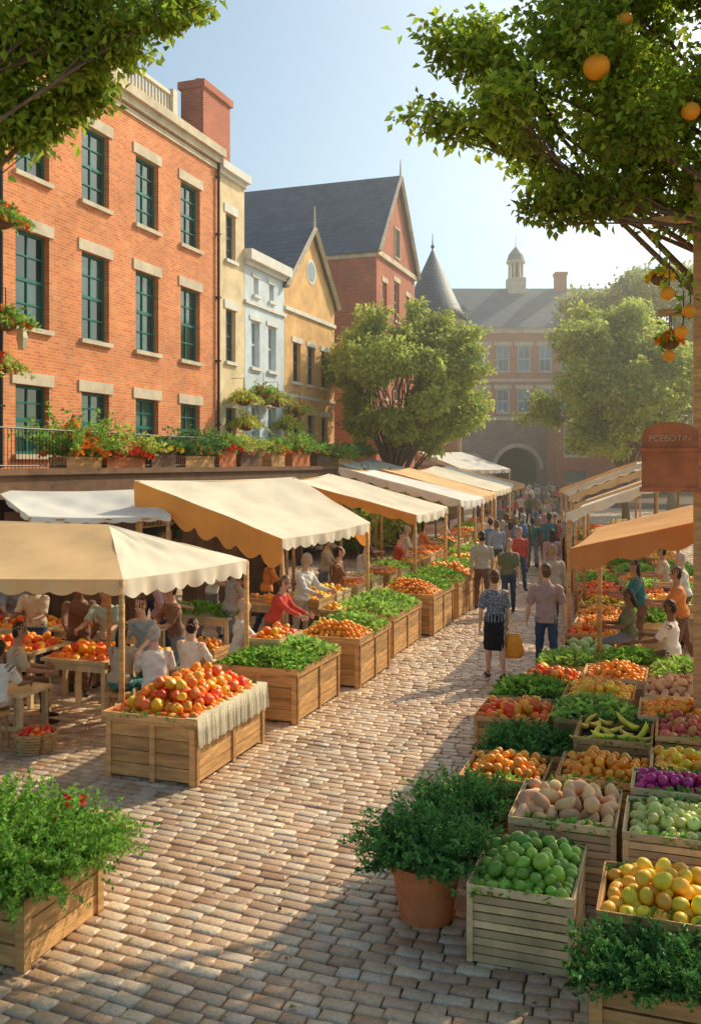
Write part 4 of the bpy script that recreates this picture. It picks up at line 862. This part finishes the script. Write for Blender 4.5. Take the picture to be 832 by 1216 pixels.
def basket(x,y,z,r,kind):
    e=EMP('wicker_basket',(x,y,z)); m=MB()
    for j in range(7):
        rr=r*(.72+.28*j/6); zz=z+.02+j*.034
        pts=[(x+rr*math.cos(t*math.pi/12)*(1+.02*(-1)**(t+j)),y+rr*math.sin(t*math.pi/12)*(1+.02*(-1)**(t+j)),zz) for t in range(25)]; m.tube(pts,.018,5)
    m.tube([(x,y,z),(x,y,z+.2)],[r*.68,r*.9],16); m.build('wicker',[M('wicker',(.48,.29,.12),.8,.3,20,.4,60)],e)
    pile(kind,(x-r*.6*UY-r*.6*UX,y+r*.6*UX-r*.6*UY),0,r*1.25,0,r*1.25,z+.22,.1,e,False,.9)
basket(-.3,15.1,.7,.22,'mango'); basket(-3.6,10.6,.0,.24,'tomato'); basket(-1.2,16.9,.0,.26,'apple')
# ---------------------------------------------------------------- left awnings
def tent():
    e=EMP('market_tent',(-3.9,11.8,0)); C1=(-2.5,10.2,2.02);C2=(-1.38,12.45,2.0);A=(-3.15,12.1,2.5);Bq=(-7,13.3,2.58);Fl=(-6.9,10.9,2.02);Bl=(-6.2,14.6,2.0)
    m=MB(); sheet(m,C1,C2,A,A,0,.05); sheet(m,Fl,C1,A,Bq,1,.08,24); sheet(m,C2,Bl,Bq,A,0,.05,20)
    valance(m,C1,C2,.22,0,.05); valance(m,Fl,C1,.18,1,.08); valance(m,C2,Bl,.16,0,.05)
    m.build('canvas',[CREAM,PEACH],e,smooth=True)  # peach front slope puts shade and light through the canvas into its colour
    p=MB()
    for q in(C1,C2,Fl,Bl): p.tube([(q[0]-.02,q[1]+.02,0),(q[0]-.02,q[1]+.02,q[2]-.02)],.035,8)
    p.tube([(A[0],A[1],0),(A[0],A[1],A[2]-.05)],.03,8); p.tube([(A[0],A[1],A[2]-.12),(Bq[0],Bq[1],Bq[2]-.12)],.022,6)
    p.build('poles',[wood],e,smooth=True)
tent()
canopy((-5.3,15.3,2.42),(-3.05,15.75,2.42),(-3.9,17.1,2.82),(-6.4,16.7,2.82),WHT,CREAM,.1)
canopy((-1.1,14.95,2.08),(.38,17.8,2.16),(-1.15,18.9,3.02),(-3.8,16.3,3.0),CREAM,ORA,.2,.34)
cn=[(CREAM,ORA),(WHT,CREAM),(PEACH,ORA),(CREAM,TAN),(WHT,TAN),(TAN,RUST),(CREAM,CREAM)]
i=0
for Y,ln in((19.2,2.8),(22.6,3.0),(26.2,3.2),(30.2,3.6),(34.6,4),(39.5,4.2)):
    x=ld(Y)-.5+random.uniform(-.15,.15); z=2.2+random.uniform(0,.22); w=random.uniform(2.5,3.2); F1=(x,Y,z);F2=(x+ln*UX,Y+ln*UY,z+random.uniform(-.06,.08)); B1=(x-w*UY,Y+w*UX,z+random.uniform(.6,.85));B2=(F2[0]-w*UY,F2[1]+w*UX,z+random.uniform(.6,.85))
    canopy(F1,F2,B2,B1,*cn[i%7],.18,.05,sag=.16); 
    i+=1
canopy((.6,33,3.0),(2.6,36,3.0),(.4,37.2,3.6),(-1.4,34.2,3.6),WHT,CREAM,.15)
canopy((5.4,44.5,3.0),(8.2,47.5,3.0),(6,50,3.9),(3.4,47,3.9),WHT,CREAM,.2)
# ---------------------------------------------------------------- right side foreground produce
crate('lime',(.78,6.15),.68,.85,.5,hi=True,wm=wood_l,mh=.13)
crate('mango',(1.5,5.62),.95,.72,.58,hi=True,mh=.16)
crate('peach',(1.22,7.12),.78,.85,.58,hi=True,mh=.12,name='bread_roll_crate',rs=1.15)
crate('apple',(1.98,6.72),.95,.75,.62,hi=True,mh=.12)
crate('beet',(2.28,7.52),.95,.5,.66,hi=True,mh=.12)
crate('orange',(.98,8.3),.72,.72,.5,hi=True,mh=.12,name='tangerine_crate')
crate('orange',(1.8,8.12),.78,.72,.55,hi=True,mh=.12)
crate('mango',(2.62,8.1),.9,.7,.6,hi=True)
crate('herbs',(1.32,9.3),.78,.8,.42,hi=True)
crate('banana',(2.2,9.12),.72,.8,.6,hi=True,mh=.1)
crate('pomegranate',(2.95,8.95),.95,.8,.66,hi=True,mh=.12)
rd=lambda Y:np.interp(Y,[6,9.5,11,14.5,18.6,24.2,34.6,45],[.78,1.12,1.6,3.35,4.6,5.8,7.9,10.2])
rows=[(10.35,['pepper','greens','orange','tomato']),(11.3,['greens','mango','peach','tomato']),(12.2,['pepper','orange','greens','pomegranate']),(13.2,['lettuce','greens']),(14.2,['cabbage']),(15.2,['pepper']),(16.2,['orange','greens'])]
for Y,ks in rows:
    for c,k in enumerate(ks):
        crate(k,FR((rd(Y)+random.uniform(-.05,.05),Y),c*.86,random.uniform(-.05,.05)),.78,.8,.45+.08*c+random.uniform(-.03,.05),mh=random.uniform(.1,.17))
Y=17.2
while Y<40:
    for c in range(3):
        k=random.choice(['tomato','orange','greens','pepper','lettuce','apple','banana','orange','mango','lime'])
        crate(k,FR((rd(Y),Y),c*.95,0),.86,.9,.5+.14*c+random.uniform(-.04,.06),mh=.14)
    Y+=1.06
e=EMP('potted_herb',(.55,6.75,0)); m=MB(); m.tube([(.55,6.75,0),(.55,6.75,.34),(.55,6.75,.345),(.55,6.75,.42),(.55,6.75,.421),(.55,6.75,.36)],[.19,.245,.27,.275,.245,.23],28); m.build('terracotta_pot',[terra],e,smooth=False)
V,F=herbs((.55,6.75),-.17,.17,-.17,.17,.36,380,.52,.042,.85,20,.45); npmesh('foliage',V,F,[HERBD],e)
e=EMP('potted_herb',(.95,7.75,0)); m=MB(); m.tube([(.93,7.7,0),(.93,7.7,.35)],[.16,.21],20); m.build('terracotta_pot',[terra],e,smooth=True)
V,F=herbs((.93,7.7),-.17,.17,-.17,.17,.33,240,.48,.045,.8,18,.5); npmesh('foliage',V,F,[HERBD],e)
def planter(o,w,d,h,n,hh,mt,name='herb_planter'):
    e=EMP(name,(*FR(o,w/2,d/2),0)); m=MB(); ns=3
    for i in range(ns):
        za=.01+i*h/ns; zb=(i+1)*h/ns-.006
        m.fbox(o,0,w,0,.03,za,zb,0,.003); m.fbox(o,0,w,d-.03,d,za,zb,0,.003); m.fbox(o,0,.03,.031,d-.031,za,zb,0,.003); m.fbox(o,w-.03,w,.031,d-.031,za,zb,0,.003)
    for a in(-.02,w-.05):
        for b in(-.02,d-.05): m.fbox(o,a,a+.07,b,b+.07,0,h+.01)
    m.fbox(o,.03,w-.03,.03,d-.03,h-.1,h-.05,1); m.build('timber_box',[wood,M('soil',(.05,.03,.02))],e)
    V,F=herbs(o,.04,w-.04,.04,d-.04,h-.06,n,hh,.040,.75,24,.5); npmesh('foliage',V,F,[mt],e); return e
planter((1.36,5.2),1.2,.34,.38,340,.40,HERBD)
e=planter((-3.35,6.45),1.3,.85,.45,1300,.64,HERB)
flowers((-3.35,6.45),1.0,1.3,.6,.85,.72,.2,5,FLR,e,.04)
# ---------------------------------------------------------------- right awnings, posts, sign
canopy((2.5,10.6,2.32),(3.75,14.1,2.32),(6.3,13.2,3.02),(5.05,9.7,3.0),BROWN,RUST,.2,.08,posts=(1,2))
i=0
for Y,ln in((16.2,3.0),(20,3.2),(24,3.6),(28.6,4),(34,4.4)):
    x=rd(Y)-.1; z=2.4+random.uniform(-.05,.1); F1=(x,Y,z);F2=(x+ln*UX,Y+ln*UY,z); w=2.7; B1=(x+w*UY,Y-w*UX,z+1.0);B2=(F2[0]+w*UY,F2[1]-w*UX,z+1.0)
    canopy(F2,F1,B1,B2,*[(WHT,CREAM),(CREAM,TAN),(WHT,PEACH)][i%3],.18,sag=.15); i+=1
px,py=3.66,9.9
e=EMP('wooden_market_post',(px,py,0)); m=MB(); m.fbox((px,py),0,.16,0,.16,0,6.3); m.fbox((px,py),-.03,.19,-.03,.19,0,.3); m.fbox((px,py),-.42,-.001,.05,.11,5.9,5.98); m.fbox((px,py),-.36,-.001,.05,.11,4.9,4.97); m.build('timber',[wood],e)
for (a,z) in((-.34,5.3),(-.24,4.6)):
    p=FR((px,py),a,.08); fe=EMP('hanging_flower_basket',(p[0],p[1],z)); m=MB(); m.sphere((p[0],p[1],z),.1,0,12,8,(1,1,.7)); m.tube([(p[0],p[1],z),(p[0],p[1],z+.6 if z>5 else z+.35)],.006,5,1); m.build('basket',[wood_d,iron],fe)
    flowers(p,-.14,.14,-.14,.14,z,.12,110,FLY if z>5 else FLO,fe,.035)
def sign():
    o=(3.05,9.72); e=EMP('shop_sign',(o[0],o[1],3.0)); m=MB(); w=.56
    m.fbox(o,0,w,0,.25,3.0,3.42); m.fbox(o,-.02,w+.02,-.02,.27,3.42,3.46); m.fbox(o,-.02,w+.02,-.02,-.001,3.0,3.05)
    V=[];n=12
    for b in(0.05,.11):
        for k in range(n+1):
            th=math.pi*k/n; a=w/2-w/2*math.cos(th); p=FR(o,a,b); V.append((p[0],p[1],3.56+.17*math.sin(th)**.7 if 0<k<n else 3.56))
        for a in(w,0): p=FR(o,a,b); V.append((p[0],p[1],3.462))
    q=n+3; m.add(V,[tuple(range(q)),tuple(reversed(range(q,2*q)))]+[(k,q+k,q+(k+1)%q,(k+1)%q) for k in range(q)])
    m.build('board',[M('sign_rust',(.50,.15,.055),.6,.3,4,.3)],e)
    c=bpy.data.curves.new('lettering','FONT'); c.body='PCEBOTIN'; c.size=.09; c.extrude=.004; c.align_x='CENTER'
    t=bpy.data.objects.new('lettering',c); SC.collection.objects.link(t); c.materials.append(M('faded_lettering',(.70,.42,.24),.8)); p=FR(o,w/2,.043); t.parent=e
    t.matrix_local=Matrix.Translation((p[0]-o[0],p[1]-o[1],.53))@Matrix.Rotation(math.atan2(-UX,UY),4,'Z')@Matrix.Rotation(math.pi/2,4,'X')
    pb=MB(); pb.fbox(o,w+.001,w+.15,.08,.14,3.1,3.16); pb.fbox(o,w+.001,w+.15,.08,.14,3.6,3.66); pb.build('bracket',[wood],e)
sign()
# ---------------------------------------------------------------- trees
vis=[(1.04,7.75,.42),(.9,7.2,.36),(1.4,6.94,.4),(1.67,7.48,.5),(2.04,8.03,.5),(2.4,7.3,.55),(2.13,6.48,.42),(1.95,5.98,.3),(2.49,6.1,.38),(2.95,7.75,.65),(3.5,7.2,.6),(3.13,6.66,.5),(3.67,6.2,.5),(3.8,5.66,.42),(1.3,8.15,.45),(2.76,8.4,.6),(3.6,8.1,.6),(2.85,7.1,.5),(2.2,7.8,.5),(3.95,6.7,.5),(3.3,7.6,.5),(2.6,6.7,.4),(1.75,6.9,.35),(3.0,6.3,.35)]
cl=[(x*1.0,9.9+.7*math.sin(i*2.3),z,r) for i,(x,z,r) in enumerate(vis)]
cl+=[(4.8,11,7,.9),(5.5,10,8.5,1),(6.5,11.4,9,1.1),(4.2,9.6,9.3,1),(2.6,9.8,9.5,.9),(7.5,10,7.5,1),(8,10.6,9,1.1),(5,8.4,8,1),(6.5,8,7.5,1),(3.6,11,9.5,.9),(5.5,11,7.8,.9),(6.8,10,10,1.2),(4.8,10,10.2,1),(4.6,10,6.2,.8)]
tree('orange_tree',(6.3,10.6,0),(6.1,10.4,4.6),cl,84000,.105,LEAF,.22,12,
  fruit=[(2.40,9.05,7.17,.13),(3.30,9.0,6.72,.09),(3.5,9.6,4.88,.07),(3.46,9.7,4.68,.07),(3.28,9.6,5.06,.075),(3.4,9.9,4.45,.065),(2.75,9.3,7.75,.08)],limb=.3)
cl=[(-3.08,9,7.48,.5),(-2.59,9.2,7.3,.42),(-2.18,9,7.5,.38),(-1.8,8.9,7.65,.32),(-1.5,9.1,7.78,.25),(-2.95,9.1,6.85,.42),(-3.3,9,6.6,.4),(-2.5,8.8,7.9,.5),(-1.95,8.9,8.2,.45),(-3.5,9,7.2,.5),(-2.4,9.1,6.95,.25),(-2.7,9.3,7.6,.35),(-2.3,8.8,7.25,.3),(-4.5,9,7.5,.9),(-5.5,8.5,8.5,1),(-4,9,9,1),(-7,8,8,1),(-3,8.5,9,.8),(-4.6,8,6.9,.7)]
tree('plane_tree',(-6,8.6,0),(-5.9,8.5,4.8),cl,40000,.10,LEAF,.17,11,limb=.25)
tree('street_tree',(1.75,37.5,0),(1.75,37.5,3.2),ellclumps((2.1,37.6,6.6),3.0,2.4,3.0,58,.85),58000,.2,LEAF2,.18,8,limb=.35)
tree('street_tree',(13.4,45,0),(13.3,45,3.4),ellclumps((12.6,45,7.3),3.8,3.3,3.4,64,1.0),62000,.24,LEAF2,.22,8,limb=.35)
tree('park_tree',(21.5,62,0),(21.5,62,6),ellclumps((21,62,12),6,5,5.2,44,1.7),34000,.38,LEAF3,.3,7,limb=.35)
tree('park_tree',(15,30,0),(15,30,4),ellclumps((15.6,30,7.2),3.2,3.5,3.4,38,1.1),28000,.22,LEAF2,.22,7,limb=.35)
tree('park_tree',(31,78,0),(31,78,6),ellclumps((31,78,10),6.5,5,6,38,1.8),22000,.48,LEAF3,.35,7,limb=.4)
n=60000
cx=rng.uniform(28,90,160);cy=rng.uniform(95,125,160);cz=rng.uniform(1,9,160);i_=rng.integers(0,160,n)
P=np.stack([cx[i_],cy[i_],cz[i_]],1)+rng.normal(size=(n,3))*np.array([1.8,1.8,1.4]); P[:,2]=np.abs(P[:,2])
V,F=leaves(P,rng.normal(size=(n,3)),rng.normal(size=(n,3))+np.array([0,0,1]),.9,.6); npmesh('distant_trees',V,F,[LEAF3])
# ---------------------------------------------------------------- haze
hz=MB(); hz.box(-70,110,13,140,-.04,45)
hm=bpy.data.materials.new('haze_air'); hm.use_nodes=True; nt=hm.node_tree; nt.nodes.remove(nt.nodes['Principled BSDF']); vs=N(nt,'ShaderNodeVolumeScatter'); vs.inputs['Color'].default_value=(1,.91,.74,1); vs.inputs['Density'].default_value=.0036; vs.inputs['Anisotropy'].default_value=.66; L(nt,vs.outputs[0],nt.nodes['Material Output'].inputs['Volume'])
hz.build('atmospheric_haze',[hm])
# ---------------------------------------------------------------- light & world
EL,AZ=37,48
w=bpy.data.worlds.new('World'); SC.world=w; w.use_nodes=True; nt=w.node_tree; bg=nt.nodes['Background']; sk=N(nt,'ShaderNodeTexSky',sky_type='NISHITA'); sk.sun_disc=False
sk.sun_elevation=R(EL); sk.sun_rotation=R(AZ); sk.dust_density=2.0; sk.air_density=1.0; sk.ozone_density=.9
tn=N(nt,'ShaderNodeMixRGB'); tn.blend_type='MULTIPLY'; tn.inputs[0].default_value=1; tn.inputs[2].default_value=(.98,1.14,1.08,1); L(nt,sk.outputs[0],tn.inputs[1]); L(nt,tn.outputs[0],bg.inputs[0]); bg.inputs[1].default_value=.15
ld_=bpy.data.lights.new('sun','SUN'); ld_.energy=5; ld_.angle=R(.5); ld_.color=(1,.86,.60); so=bpy.data.objects.new('sun',ld_); SC.collection.objects.link(so)
dv=Vector((math.sin(R(AZ))*math.cos(R(EL)),math.cos(R(AZ))*math.cos(R(EL)),math.sin(R(EL)))); so.rotation_euler=dv.to_track_quat('Z','Y').to_euler(); so.location=(10,10,20)
cam=bpy.data.cameras.new('camera'); co=bpy.data.objects.new('camera',cam); SC.collection.objects.link(co); co.location=(0,0,3.3); co.rotation_euler=(math.pi/2,0,0)
cam.sensor_fit='VERTICAL'; cam.sensor_height=24; cam.lens=1100/1216*24; cam.shift_y=-58/1216; cam.clip_end=1500; cam.clip_start=.1; SC.camera=co
SC.view_settings.view_transform='Standard'; SC.view_settings.look='None'; SC.view_settings.exposure=0
print('OBJ',len(bpy.data.objects),'POLY',sum(len(m.polygons) for m in bpy.data.meshes))
